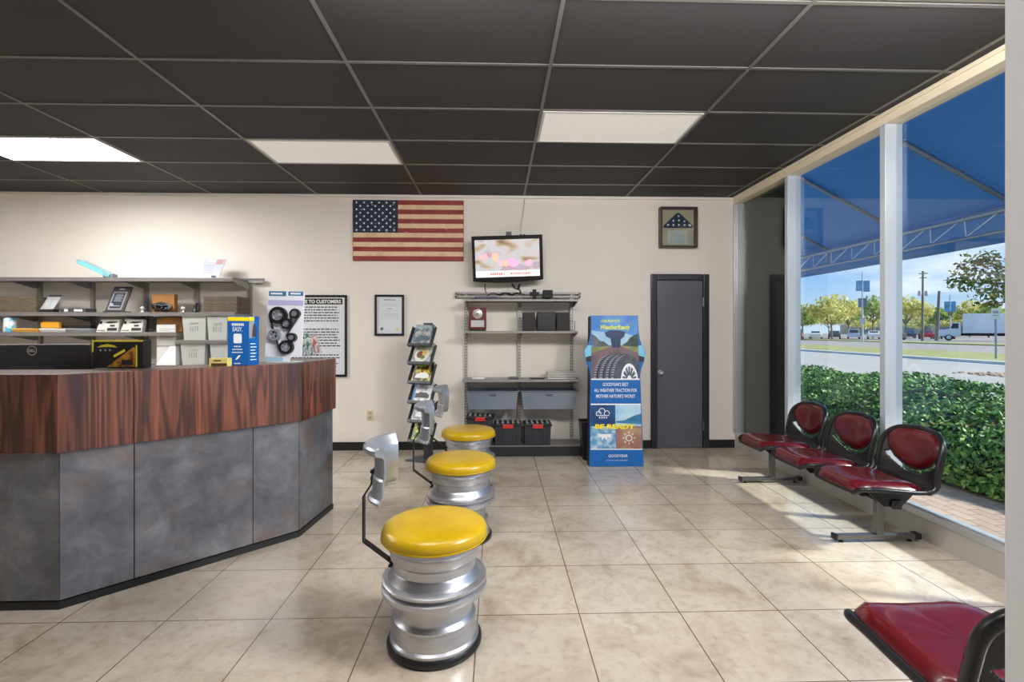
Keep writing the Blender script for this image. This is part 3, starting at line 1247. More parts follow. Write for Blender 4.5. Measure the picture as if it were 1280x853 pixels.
for _ in range(42):   # chips of worn paint
    x, z = rng.uniform(.02, .98) * FW, rng.choice([FH * k / 13 for k in range(1, 13)]) + rng.uniform(-.004, .004)
    n = rng.randrange(5, 8); r = rng.uniform(.003, .012)
    mb.poly([(x + r * 1.6 * cos(2 * pi * k / n) * rng.uniform(.6, 1.2), z + r * .6 * sin(2 * pi * k / n)) for k in range(n)], (a.x, YW - .02, a.z), EX, EZ, .002)
mb.build('stripes', [FR, FC, FN, FB], board)
mb = MB()
for r in range(9):
    for k in range(6 if r % 2 == 0 else 5):
        cx = FW * .405 * ((k + (.5 if r % 2 == 0 else 1.0)) / 6.0)
        cz = FH - FH * 7 / 13 * ((r + .75) / 9.5)
        R = FH * .023
        star = [(cx + (R if j % 2 == 0 else R * .42) * sin(pi * j / 5), cz + (R if j % 2 == 0 else R * .42) * cos(pi * j / 5)) for j in range(10)][::-1]
        for j in range(1, 10, 2):
            p0, p1, p2 = star[j - 1], star[j], star[(j + 1) % 10]
            mb.poly([(cx, cz), star[j - 1], star[j]], (a.x, YW - .02, a.z), EX, EZ, .002)
            mb.poly([(cx, cz), star[j], star[(j + 1) % 10]], (a.x, YW - .02, a.z), EX, EZ, .002)
mb.build('stars', WHITE, board)


def picture(name, label, cat, x0, y0, x1, y1, fw, fmat, bmat, depth=.025, glass=False):
    p, q = at(x0, y1, YW - depth), at(x1, y0, YW - depth)
    t = thing(name, label, cat, ((p.x + q.x) / 2, YW, p.z))
    mb = MB()
    mb.box(p.x, q.x, YW - depth, YW, p.z, p.z + fw)
    mb.box(p.x, q.x, YW - depth, YW, q.z - fw, q.z)
    mb.box(p.x, p.x + fw, YW - depth, YW, p.z + fw, q.z - fw)
    mb.box(q.x - fw, q.x, YW - depth, YW, p.z + fw, q.z - fw)
    mb.build('frame', fmat, t, bevel=.004)
    s = MB().box(p.x + fw, q.x - fw, YW - depth * .35, YW - .002, p.z + fw, q.z - fw).build('backing_sheet', bmat, t)
    return t, s, p, q, YW - depth * .35


# certificate
t, s, p, q, yy = picture('framed_certificate', 'small white certificate in a black frame to the side of the magazine rack', 'framed certificate', 468, 368.5, 505, 420, .026, BLACK, M('certificate_paper', c(214, 218, 224), .5))
mb = MB()
w = q.x - p.x; h = q.z - p.z
o = Vector((p.x, yy, p.z))
mb.rect(w * .30, h * .86, w * .70, h * .885, o, EX, EZ, .0012)
mb.rect(w * .42, h * .645, w * .60, h * .665, o, EX, EZ, .0012)
rng = random.Random(3)
for zz in (.76, .72, .60, .54, .50, .46, .42):
    x0 = .2
    while x0 < .78:
        ww = rng.uniform(.04, .1)
        mb.rect(w * x0, h * zz, w * min(x0 + ww, .8), h * (zz + .008), o, EX, EZ, .0012)
        x0 += ww + .02
mb.build('printed_lines', GREYP, s)
mb = MB()
mb.poly(circle(w * .24, h * .17, .018), o, EX, EZ, .0014)
mb.build('dark_seal', M('seal_dark', c(92, 96, 104), .5), s)
mb = MB()
mb.poly(circle(w * .77, h * .16, .020), o, EX, EZ, .0014)
mb.build('gold_seal', M('seal_gold', c(222, 206, 132), .4), s)

# notice
t, s, p, q, yy = picture('notice_sign', 'tall black-framed notice to customers behind the counter end', 'sign', 356, 369, 433.5, 471.5, .026, BLACK, M('notice_paper', c(216, 218, 222), .5), .022)
o = Vector((p.x, yy, p.z)); w = q.x - p.x; h = q.z - p.z
mb = MB()
mb.poly(rrect(w * .075, h * .885, w * .925, h * .958, .012), o, EX, EZ, .0012)
hb = mb.build('heading_band', INK, s)
mb = MB()
mb.text('NOTICE TO CUSTOMERS', o + EX * (w * .5) + EZ * (h * .901), EX, EZ, h * .040, w * .80, bold=.03, lift=.002)
mb.build('heading_lettering', WHITE, hb)
mb = MB()
rng = random.Random(8)
for z in ([.845, .812, .778, .745, .712, .678] + [.575, .540, .507, .474, .440, .405, .372] + [.26, .225, .155, .12]):
    x0 = .10
    xe = rng.uniform(.82, .90)
    while x0 < xe:
        ww = rng.uniform(.02, .075)
        mb.rect(w * x0, h * z, w * min(x0 + ww, xe), h * (z + .014), o, EX, EZ, .0012)
        x0 += ww + .012
mb.build('printed_lines', M('notice_ink', c(66, 68, 74), .6), s)

# outlet
p = at(462.5, 519.5, YW)
t = thing('wall_outlet', 'small ivory power outlet low on the wall', 'outlet', (p.x, YW, p.z - .06))
MB().box(p.x - .036, p.x + .036, YW - .006, YW, p.z - .058, p.z + .058).build('cover_plate', M('ivory_plastic', c(208, 194, 158), .4), t, bevel=.003)
mb = MB()
for dz in (-.025, .025):
    mb.poly(rrect(-.017, dz - .016, .017, dz + .016, .008), (p.x, YW - .006, p.z), EX, EZ, .001)
rc = mb.build('receptacle', M('ivory_dark', c(186, 172, 138), .4), t)
mb = MB()
for dz in (-.025, .025):
    for dx in (-.007, .007):
        mb.rect(dx - .0015, dz - .004, dx + .0015, dz + .008, (p.x, YW - .006, p.z), EX, EZ, .002)
mb.build('slots', INK, rc)

# shadow box with folded flag
DWOOD = M('dark_brown_frame', c(52, 30, 26), .35)
dep = .085
p, q = at(826, 309, YW - dep), at(872.5, 258.5, YW - dep)
t = thing('shadow_box', 'dark wooden shadow box with a folded starry flag above the door', 'display case', ((p.x + q.x) / 2, YW, p.z))
fw = .022
mb = MB()
mb.box(p.x, q.x, YW - dep, YW, p.z, p.z + fw)
mb.box(p.x, q.x, YW - dep, YW, q.z - fw, q.z)
mb.box(p.x, p.x + fw, YW - dep, YW, p.z + fw, q.z - fw)
mb.box(q.x - fw, q.x, YW - dep, YW, p.z + fw, q.z - fw)
mb.build('frame', DWOOD, t, bevel=.003)
bk = MB().box(p.x + fw, q.x - fw, YW - .012, YW - .001, p.z + fw, q.z - fw).build('backing_board', M('box_backing', c(186, 168, 146), .7), t)
w = q.x - p.x; h = q.z - p.z
mb = MB()
tri = [(w * .14, h * .50), (w * .88, h * .50), (w * .91, h * .535), (w * .53, h * .865), (w * .47, h * .865), (w * .11, h * .535)]
mb.prism(tri, (p.x, YW - .055, p.z), EX, EZ, .042)
ff = mb.build('folded_flag', M('navy_cloth', c(34, 44, 72), .8), t, bevel=.012, seg=3)
mb = MB()
for (sx, sz) in ((.22, .56), (.36, .56), (.51, .56), (.66, .56), (.79, .56), (.36, .66), (.51, .67), (.66, .65), (.50, .78), (.82, .545)):
    cx, cz, R = w * sx, h * sz, .017
    star = [(cx + (R if j % 2 == 0 else R * .42) * sin(pi * j / 5 + sx), cz + (R if j % 2 == 0 else R * .42) * cos(pi * j / 5 + sx)) for j in range(10)][::-1]
    for j in range(10):
        mb.poly([(cx, cz), star[j], star[(j + 1) % 10]], (p.x, YW - .0555, p.z), EX, EZ, .002)
mb.build('stars', WHITE, ff)
cd = MB().box(p.x + w * .23, p.x + w * .77, YW - .022, YW - .013, p.z + h * .10, p.z + h * .44).build('card', M('grey_card', c(190, 190, 188), .6), t)
mb = MB()
for k in range(6):
    mb.rect(w * .29, h * (.15 + k * .045), w * (.71 - .05 * (k % 3)), h * (.158 + k * .045), (p.x, YW - .022, p.z), EX, EZ, .001)
mb.build('printed_lines', GREYP, cd)
MB().box(p.x + fw, q.x - fw, YW - dep + .012, YW - dep + .015, p.z + fw, q.z - fw).build('glass_front', GLASS, t)

# ------------------------------------------------------------------ television
YT = 5.70
p = at(634.5, 323.5, YT)
tv = thing('television', 'flat television on the wall showing a bright blurred picture', 'television', (p.x, YT, p.z - .28))
TM = Matrix.Translation(p) @ Matrix.Rotation(radians(-2.0), 4, 'Y') @ Matrix.Rotation(radians(7), 4, 'X')
tw, th = .405, .262
mb = MB(); mb.M = TM
bot = [(-tw + 2 * tw * i / 16, -th + .012 - .026 * sin(pi * i / 16)) for i in range(17)]
mb.prism(bot + [(tw, th), (-tw, th)], (0, -.02, 0), EX, EZ, .06)
hs = mb.build('housing', BLACKG, tv, bevel=.008, seg=3)
mb = MB(); mb.M = TM
mb.prism(rrect(-.30, -.18, .30, .18, .03), (0, .04, 0), EX, EZ, .045)
mb.build('rear_cover', BLACK, tv)
mb = MB(); mb.M = TM
mb.rect(-tw + .034, -th + .055, tw - .038, th - .045, (0, -.0205, 0), EX, EZ, .001)
sc_ = mb.build('screen', mat_screen(), tv)
mb = MB(); mb.M = TM
mb.rect(-tw + .036, -th + .057, tw - .042, -th + .125, (0, -.0205, 0), EX, EZ, .002)
cb = mb.build('caption_band', M('caption_glow', c(235, 235, 240), .3, emit=(c(240, 240, 246), .9)), sc_)
mb = MB(); mb.M = TM
rng = random.Random(5)
x = -.205
while x < .255:
    ww = rng.uniform(.010, .022)
    if not (-.055 < x < -.005) and not (.0 < x < .02):
        mb.rect(x, -th + .078, x + ww, -th + .104, (0, -.0205, 0), EX, EZ, .003)
    x += ww + .005
mb.build('caption_marks', M('caption_red', c(214, 110, 104), .4, emit=(c(214, 120, 110), .6)), cb)
# figure-like colour patches of the broadcast
mb = MB(); mb.M = TM
for k, (px, pz, rx, rz) in enumerate(((-.14, .02, .035, .06), (-.075, -.05, .035, .04), (.055, -.045, .07, .045), (-.02, -.055, .04, .03), (-.27, .03, .05, .03), (.24, -.05, .04, .035))):
    mb.m = k % 3
    mb.poly([(px + rx * cos(a) * (1 + .25 * sin(3 * a + k)), pz + rz * sin(a) * (1 + .2 * cos(2 * a + k))) for a in [2 * pi * i / 18 for i in range(18)]], (0, -.0205, 0), EX, EZ, .0016)
mb.build('picture_shapes', [M('pic_a', c(216, 168, 140), .4, emit=(c(222, 176, 150), .8)), M('pic_b', c(220, 160, 170), .4, emit=(c(226, 168, 178), .8)),
                            M('pic_c', c(214, 150, 186), .4, emit=(c(222, 166, 196), .8))], sc_)
mb = MB()
mb.box(p.x - .06, p.x + .06, YT + .09, YB - .02, p.z - .05, p.z + .05)
mb.box(p.x - .11, p.x + .11, YB - .02, YB, p.z - .13, p.z + .13)
mb.build('wall_mount', BLACK, tv)
g = at(636, 293.5, YT)
mb = MB(); mb.box(g.x - .032, g.x + .032, YT - .01, YT + .04, g.z - .020, g.z + .034)
tag(mb.build('camera_box', BLACK, None, bevel=.004), 'small black box sitting on top of the television', 'camera')
g = at(653.5, 295, YT)
mb = MB(); mb.box(g.x - .036, g.x + .036, YT, YT + .03, g.z - .02, g.z + .002)
for sx in (-.022, .016): mb.box(g.x + sx - .012, g.x + sx + .012, YT, YT + .03, g.z + .002, g.z + .02)
tag(mb.build('cable_clip', BLACK, None, bevel=.002), 'black clip at the foot of the white cable, on the television top', 'clip')
mb = MB()
pts = [at(655, 241, YB - .02), at(656, 252, YB - .02), at(654, 268, YB - .03), at(651.5, 280, YB - .06), at(650.5, 291, YT + .05)]
pts[0].z = ZC - .01
mb.tube(pts, .005, 6)
tag(mb.build('ceiling_cable', M('white_cable', c(206, 198, 190), .5), None, smooth=60), 'thin white cable hanging from the ceiling to the television', 'cable')
for lab, pp in (('thin black cable hanging from the television left underside to the shelf', [(606.5, 355), (606, 360), (607, 364), (608, 367)]),
                ('looped thick black cable between the television and the shelf', [(640, 355), (643, 360), (647, 362), (649.5, 355.5), (648.5, 361), (650, 364), (651, 366)])):
    mb = MB()
    mb.tube([at(x, y, YT + .02 - (.02 * i)) for i, (x, y) in enumerate(pp)], .006 if 'thin' in lab else .010, 6)
    tag(mb.build('tv_cable', BLACK, None, smooth=60), lab, 'cable')

# ------------------------------------------------------------------ slotted shelving unit below the television
YF = 5.56
un = thing('slotted_shelving_unit', 'grey slotted wall shelving unit below the television', 'shelving unit', (at(650, 470, YB).x, YB, 0))
x_up = [at(x, 450, YB - .03).x for x in (582.5, 649, 714.5)]
ztop = at(650, 366, YB - .03).z
for ux in x_up:
    mb = MB()
    mb.box(ux - .019, ux + .019, YB - .04, YB - .001, .10, ztop)
    mb.m = 1
    z = .16
    while z < ztop - .03:
        for sx in (-.009, .009):
            mb.rect(ux + sx - .004, z, ux + sx + .004, z + .020, (0, YB - .04, 0), EX, EZ, .0008)
        z += .034
    mb.build('upright', [UPR, M('slot_dark', c(70, 66, 64), .7)], un)
rl, rr = at(569, 369, YB - .05), at(725.5, 369, YB - .05)
mb = MB()
mb.box(rl.x, rr.x, YB - .06, YB - .040, rl.z + .012, rl.z + .034)
mb.box(rl.x, rr.x, YB - .06, YB - .040, rl.z - .030, rl.z - .006)
mb.box(rl.x, rl.x + .02, YB - .06, YB - .001, rl.z - .03, rl.z + .034)
mb.box(rr.x - .02, rr.x, YB - .06, YB - .001, rl.z - .03, rl.z + .034)
mb.build('top_rail', SHELFG, un, bevel=.002)


def shelf(x0, x1, yf, y, thick, mat, par, yb=YB - .045, bra=None, depth_back=.24):
    z = at((x0 + x1) / 2, y, yf).z
    l, r = at(x0, y, yf).x, at(x1, y, yf).x
    mb = MB()
    mb.box(l, r, yf, yb, z - .006, z)
    mb.box(l, r, yf, yf + .004, z - thick, z - .006)
    mb.box(l, r, yb - .004, yb, z - thick, z - .006)
    o = mb.build('shelf', mat, par, bevel=.002)
    return z


SHZ = {}
for nm, x0, x1, y, th_ in (('a', 579, 722.5, 374, .025), ('b', 579.5, 722.5, 414, .025), ('c', 578, 726.5, 475, .025)):
    SHZ[nm] = shelf(x0, x1, YF, y, th_, SHELFG, un)
    for ux in x_up:
        mb = MB()
        z = SHZ[nm] - .008
        mb.prism([(0, 0), (0, -.065), (.03, -.065), (.30, -.022), (.30, 0)], (ux + .022, YB - .04, z), -EY, EZ, -.004)
        mb.build('bracket', SHELFD, un)
bz = .125
l, r = at(578, 553, 5.55).x, at(729, 553, 5.55).x
mb = MB()
mb.box(l, r, 5.56, YB - .045, bz - .015, bz)
mb.build('base_deck', SHELFD, un, bevel=.003)
mb = MB(); mb.box(l, r, 5.565, 5.59, .0, bz - .015); mb.box(l, l + .02, 5.59, YB - .045, 0, bz - .015); mb.box(r - .02, r, 5.59, YB - .045, 0, bz - .015)
mb.build('base_plinth', DSTEEL, un)

# hanging open bins
BINP = M('smoky_plastic', c(120, 130, 144), .28, vary=(c(132, 142, 156), 3, .4, .7), spec=.6)
for (x0, x1, lab, lm) in ((583, 647.5, 'smoky grey open bin hanging over the red-latched storage boxes, first from the magazine rack', 616), (652, 721.5, 'smoky grey open bin hanging beside the standing poster, with a pale sticker', 687)):
    zt, zb = at(650, 489.5, YF).z, at(650, 512.5, YF).z
    l, r = at(x0, 490, YF).x, at(x1, 490, YF).x
    t = thing('storage_bin', lab, 'bin', ((l + r) / 2, YF + .16, zb), group='hanging shelf bins')
    ins = .022
    f0, f1, bk_ = YF + .004, YF + .05, YB - .07
    O = [(l, f0, zt), (r, f0, zt), (r, bk_, zt), (l, bk_, zt), (l + ins, f1, zb), (r - ins, f1, zb), (r - ins, bk_ - .02, zb), (l + ins, bk_ - .02, zb)]
    mb = MB()
    mb.add(O, [(0, 4, 5, 1), (1, 5, 6, 2), (2, 6, 7, 3), (3, 7, 4, 0), (4, 7, 6, 5)])
    mb.build('tub', BINP, t, solid=.006)
    mb = MB()
    mb.box(l - .012, r + .012, f0 - .012, f0 + .004, zt - .008, zt + .004)
    mb.box(l - .012, r + .012, bk_, bk_ + .012, zt - .008, zt + .004)
    mb.box(l - .018, l + .002, f0, bk_, zt - .008, zt + .004)
    mb.box(r - .002, r + .018, f0, bk_, zt - .008, zt + .004)
    mb.build('rim', M('bin_rim', c(106, 112, 120), .35), t, bevel=.002)
    g = at(lm if lm > 650 else 616, 495, YF - .004)
    k_ = .036
    lx = at(616, 495, YF).x if x0 < 600 else at(687, 495, YF).x
    mb = MB()
    yy = f0 + (f1 - f0) * .22 - .006
    mb.box(lx - k_, lx + k_, yy, yy + .004, zt - .055, zt - .034)
    mb.build('label_slot', M('slot_grey', c(78, 84, 92), .5), t)
    if x0 > 600:
        sx = at(708, 500, YF).x
        yy2 = f0 + (f1 - f0) * .42 - .006
        mb = MB(); mb.add([(sx - .03, yy2, zt - .06), (sx - .03, yy2 + .017, zt - .135), (sx + .03, yy2 + .017, zt - .135), (sx + .03, yy2, zt - .06)], [(0, 1, 2, 3)])
        mb.build('sticker', M('sticker', c(186, 184, 182), .6), t)


# black boxes with red latches on the base
def latch_box(x0, x1, ytop, yf, lab, zb=None):
    l, r = at(x0, 530, yf).x, at(x1, 530, yf).x
    zt = at((x0 + x1) / 2, ytop, yf).z
    z0 = bz + .002
    dp = .26
    t = thing('latch_box', lab, 'storage box', ((l + r) / 2, yf + dp / 2, z0), group='red-latched storage boxes')
    ins = .014
    hz = zt - .030
    mb = MB()
    mb.add([(l + ins, yf + ins, z0), (r - ins, yf + ins, z0), (r - ins, yf + dp - ins, z0), (l + ins, yf + dp - ins, z0),
            (l + .006, yf + .006, hz), (r - .006, yf + .006, hz), (r - .006, yf + dp - .006, hz), (l + .006, yf + dp - .006, hz)],
           [(3, 2, 1, 0), (4, 5, 6, 7), (0, 1, 5, 4), (1, 2, 6, 5), (2, 3, 7, 6), (3, 0, 4, 7)])
    for kx in (.18, .34, .66, .82):
        xx = l + (r - l) * kx
        mb.box(xx - .006, xx + .006, yf + .002, yf + .016, z0 + .015, hz)
    mb.build('tub', TOTE, t, bevel=.003)
    mb = MB()
    mb.box(l - .006, r + .006, yf - .006, yf + dp + .006, hz, zt - .008)
    mb.box(l + .012, r - .012, yf + .012, yf + dp - .012, zt - .008, zt)
    ld = mb.build('lid', BLACK, t, bevel=.004)
    mb = MB()
    n = 5
    for k in range(n):
        xx = l + (r - l) * (k + .7) / (n + .4)
        mb.box(xx - .011, xx + .011, yf + .025, yf + dp - .025, zt - .001, zt + .007)
    mb.build('lid_ribs', GREYL, ld, bevel=.002)
    cx = (l + r) / 2
    mb = MB()
    mb.box(cx - .060, cx + .060, yf - .018, yf - .004, hz - .022, zt - .006)
    mb.build('latch', RED, t, bevel=.005)


latch_box(583, 617, 521, 5.585, 'black box with a red latch nearest the magazine rack, the tallest of three')
latch_box(617.5, 652.5, 530, 5.565, 'black box with a red latch in the middle of three on the shelf base')
latch_box(655, 689.5, 530, 5.565, 'black box with a red latch nearest the standing tyre poster')

# items on shelf a
za, zb_, zc = SHZ['a'], SHZ['b'], SHZ['c']
g = at(608, 372, YF + .1)
t = thing('network_router', 'flat dark router on the top shelf below the television', 'router', (g.x, YF + .1, za))
MB().box(g.x - .13, g.x + .13, YF + .03, YF + .17, za + .001, za + .030).build('body', M('router_grey', c(56, 60, 74), .35), t, bevel=.010, seg=3)
mb = MB()
for q in range(4): mb.box(g.x - .10 + q * .03, g.x - .09 + q * .03, YF + .028, YF + .031, za + .010, za + .016)
mb.build('lamps', M('router_lamp', c(150, 160, 170), .4), t)
mb = MB()
rng = random.Random(2)
for q in range(5):
    x0 = at(609 + q * 6, 372, YF).x
    mb.tube([Vector((x0 + i * .035, YF + .06 + .03 * sin(i * 1.3 + q), za + .040 + .035 * abs(sin(i * .9 + q * 1.1)))) for i in range(7)], .0055, 6)
tag(mb.build('cable_tangle', BLACK, None, smooth=60), 'tangle of black cables beside the router on the top shelf', 'cables', kind='stuff')
g = at(668, 373, YF + .08)
mb = MB()
mb.box(g.x - .022, g.x + .022, YF + .06, YF + .10, za + .001, za + .115)
mb.box(g.x - .052, g.x + .052, YF + .055, YF + .105, za + .042, za + .085)
tag(mb.build('power_adapter', BLACKM, None, bevel=.006), 'cross-shaped black power adapter standing on the top shelf', 'adapter')
g = at(684.5, 373, YF + .08)
t = thing('black_speaker_cube', 'small black cube on a stub foot on the top shelf', 'speaker', (g.x, YF + .08, za))
MB().box(g.x - .055, g.x + .055, YF + .03, YF + .13, za + .016, za + .105).build('body', BLACKM, t, bevel=.006)
MB().lathe([(0, 0.001), (.028, .001), (.022, .016), (0, .016)], g.x, YF + .08, za, 16).build('foot', BLACK, t)

# award plaque on shelf b
l, r = at(586, 414, YF + .08), at(608, 385, YF + .08)
t = thing('award_plaque', 'dark red award plaque with a round silver medallion on the shelf', 'plaque', ((l.x + r.x) / 2, YF + .08, zb_))
h = r.z - zb_
MB().box(l.x, r.x, YF + .07, YF + .09, zb_ + .018, zb_ + h).build('board', M('maroon_wood', c(96, 30, 36), .3), t, bevel=.004)
MB().box(l.x + .01, r.x - .005, YF + .05, YF + .12, zb_ + .001, zb_ + .018).build('base', BLACK, t, bevel=.003)
cx = (l.x + r.x) / 2
mb = MB(); mb.lathe([(0, -.008), (.05, -.008), (.056, -.004), (.056, 0)], cx, YF + .07, zb_ + h * .74, 28, axis='Y')
md_ = mb.build('medallion', M('silver_disc', c(196, 192, 190), .35, .6), t, smooth=40)
mb = MB(); mb.lathe([(.030, -.0095), (.034, -.0095)], cx, YF + .07, zb_ + h * .74, 24, axis='Y')
mb.box(cx - .014, cx + .014, YF + .0605, YF + .062, zb_ + h * .68, zb_ + h * .79)
mb.build('emblem', M('emblem_grey', c(120, 116, 114), .4, .3), md_)
MB().box(cx - .075, cx + .075, YF + .064, YF + .07, zb_ + h * .17, zb_ + h * .46).build('nameplate', M('silver_plate', c(198, 198, 200), .3, .5), t)
# speaker set
for (x0, x1, yt, lab, m_) in ((653.5, 669, 390.5, 'narrow dark speaker box nearest the award plaque on the shelf', M('speaker_cloth', c(54, 50, 52), .8)),
                              (671.5, 694.5, 390, 'wide black box in the middle of the speaker set', BLACK),
                              (696, 712, 390.5, 'narrow dark speaker box at the shelf end beside the small wire handle', MATS['speaker_cloth'])):
    l, r = at(x0, 400, YF + .04), at(x1, yt, YF + .04)
    t = thing('desk_speaker', lab, 'speaker', ((l.x + r.x) / 2, YF + .12, zb_), group='black speakers on the shelf')
    MB().box(l.x, r.x, YF + .045, YF + .19, zb_ + .001, r.z).build('cabinet', BLACK, t, bevel=.005)
    MB().box(l.x + .008, r.x - .008, YF + .038, YF + .045, zb_ + .012, r.z - .010).build('grille', m_, t, bevel=.002)
g = at(715, 406, YF + .06)
mb = MB(); mb.tube([(g.x - .012, YF + .06, zb_ + .003), (g.x + .03, YF + .06, zb_ + .003), (g.x + .03, YF + .06, zb_ + .11), (g.x - .012, YF + .06, zb_ + .11)], .004, 6)
tag(mb.build('wire_handle', BLACK, None), 'small black wire loop at the end of the speaker shelf', 'wire loop')
# shelf c bits
g = at(598, 473, YF + .12)
mb = MB(); mb.box(g.x - .07, g.x + .07, YF + .06, YF + .18, zc + .001, zc + .012); mb.box(g.x - .02, g.x + .08, YF + .08, YF + .17, zc + .012, zc + .022)
tag(mb.build('white_cards', WHITE, None, bevel=.003), 'little pile of white cards on the middle shelf', 'cards')
g = at(642, 472, YF + .1)
mb = MB(); mb.prism(rrect(-.06, -.03, .06, .03, .02), (g.x, YF + .10, zc + .024), EX, EY, .022)
tag(mb.build('grey_mouse', M('mouse_grey', c(92, 98, 112), .4), None, bevel=.006), 'small blue-grey gadget at the middle upright of the shelf', 'gadget')
g = at(671, 473, YF + .1)
mb = MB(); mb.box(g.x - .085, g.x + .085, YF + .06, YF + .12, zc + .001, zc + .014)
tag(mb.build('black_remote', BLACK, None, bevel=.004), 'thin black remote lying on the middle shelf', 'remote')
l, r = at(684, 474, YF + .06), at(721, 465, YF + .06)
t = thing('paper_stack', 'heap of papers in clear sleeves at the end of the middle shelf', 'papers', ((l.x + r.x) / 2, YF + .15, zc))
rng = random.Random(12)
SLV = M('clear_sleeves', c(186, 188, 184), .25)
for k in range(6):
    mb = MB()
    mb.M = Matrix.Translation(((l.x + r.x) / 2, YF + .15, zc + .004 + k * .0135)) @ Matrix.Rotation(rng.uniform(-.12, .12), 4, 'Z') @ Matrix.Rotation(rng.uniform(-.015, .015), 4, 'Y')
    mb.box(-.165, .155, -.10, .10, 0, .009)
    mb.build('sheet', SLV if k % 2 else OFFW, t)

# waste bin partly behind the poster
g = at(738, 560, 5.42)
t = thing('waste_bin', 'black waste bin half hidden behind the standing tyre poster', 'bin', (g.x, 5.50, 0))
zt = at(730, 528, 5.38).z
mb = MB()
x0 = at(726, 530, 5.4).x
mb.add([(x0 + .03, 5.39, 0), (x0 + .27, 5.39, 0), (x0 + .27, 5.53, 0), (x0 + .03, 5.53, 0), (x0, 5.36, zt), (x0 + .30, 5.36, zt), (x0 + .30, 5.55, zt), (x0, 5.55, zt)],
       [(3, 2, 1, 0), (0, 1, 5, 4), (1, 2, 6, 5), (2, 3, 7, 6), (3, 0, 4, 7)])
mb.build('tub', BLACK, t, solid=.005)
mb = MB()
mb.tube([(x0, 5.36, zt), (x0 + .30, 5.36, zt), (x0 + .30, 5.55, zt), (x0, 5.55, zt), (x0, 5.36, zt)], .008, 8)
mb.build('rim', BLACK, t)

# ------------------------------------------------------------------ standing tyre poster
A_, B_ = on_z(737, 584), on_z(805, 584)
ps = thing('standing_poster', 'tall blue cardboard tyre advertisement standing on the floor beside the dark door', 'advertising stand', ((A_.x + B_.x) / 2, A_.y, 0), -.03)
tilt = radians(4)
wb = (B_ - A_).length / 2
wt = wb * .885
PH = 1.575
PM = WM[ps]
o = PM @ Vector((0, 0, .004))
ux = (PM.to_3x3() @ EX)
uy = (PM.to_3x3() @ Vector((0, sin(tilt), cos(tilt))))
nn = ux.cross(uy)


def wv(v):
    return wb + (wt - wb) * v


def PP(u, v):
    """poster coordinates: u in -1..1, v in 0..1"""
    return (u * wv(v), v * PH)


def side(sg):
    out = []
    for v, b in ((.0, 0), (.60, 0), (.64, .012), (.69, .045), (.73, .060), (.77, .062), (.80, .030), (.84, .012), (.9, 0), (1, 0)):
        out.append((sg * (wv(v) + b), v * PH))
    return out


DARKB = M('poster_edge', c(28, 34, 48), .5)
mb = MB()
mb.prism(side(1) + side(-1)[::-1], o, ux, uy, .012)
pb = mb.build('poster_board', M('poster_blue', c(14, 98, 174), .35), ps)
mb = MB()
mb.prism([(-wb - .004, 0), (-wb + .012, 0), (-wt + .012, PH), (-wt - .004, PH)], o - nn * .013, ux, uy, .16)
mb.build('side_wing', DARKB, ps)
mb = MB()
mb.prism([(-.12, 0), (.12, 0), (.07, PH * .8), (-.07, PH * .8)], o - nn * .17 - Vector((0, 0, .0)), ux, uy, .01)
mb.build('easel_back', OFFW, ps)
# printed picture: sky, hills, road, tyre
P_SKY = M('print_sky', c(12, 108, 190), .35, vary=(c(120, 186, 226), 2.6, .40, .75))
P_MIST = M('print_mist', c(164, 200, 222), .35, vary=(c(120, 170, 206), 5, .4, .7))
P_HILL = M('print_hill', c(92, 102, 112), .4, vary=(c(66, 78, 88), 9, .4, .7))
P_HILL2 = M('print_hill_green', c(44, 74, 62), .4, vary=(c(26, 48, 46), 12, .4, .7))
P_ROAD = M('print_road', c(116, 92, 100), .4, vary=(c(86, 72, 82), 8, .4, .7))
P_GRASS = M('print_grass', c(112, 124, 70), .4, vary=(c(150, 140, 90), 9, .4, .7))
P_RUB = M('print_rubber', c(66, 70, 82), .4, vary=(c(88, 92, 104), 16, .4, .7))
P_RUBL = M('print_rubber_light', c(150, 154, 166), .4)
P_RUBD = M('print_rubber_dark', c(28, 30, 38), .4)
P_DBLUE = M('print_dark_blue', c(16, 52, 96), .35, vary=(c(10, 34, 66), 9, .4, .7))
P_CYAN = M('print_cyan', c(116, 190, 220), .4)
P_WHITE = M('print_white', c(232, 236, 240), .4)
P_NIGHT = M('print_storm', c(24, 62, 112), .35, vary=(c(44, 92, 142), 6, .4, .7))
P_ICE = M('print_ice', c(96, 150, 190), .35, vary=(c(190, 214, 228), 16, .42, .66))
P_PALE = M('print_pale_sky', c(190, 220, 236), .35, vary=(c(130, 186, 220), 6, .4, .7))
P_SAND = M('print_sand', c(150, 104, 92), .35, vary=(c(190, 160, 120), 7, .4, .75))
P_LAKE = M('print_lake', c(40, 110, 152), .35, vary=(c(70, 142, 176), 12, .4, .7))


def ppoly(mb, pts, lift):
    mb.poly([PP(*q) for q in pts], o, ux, uy, lift)


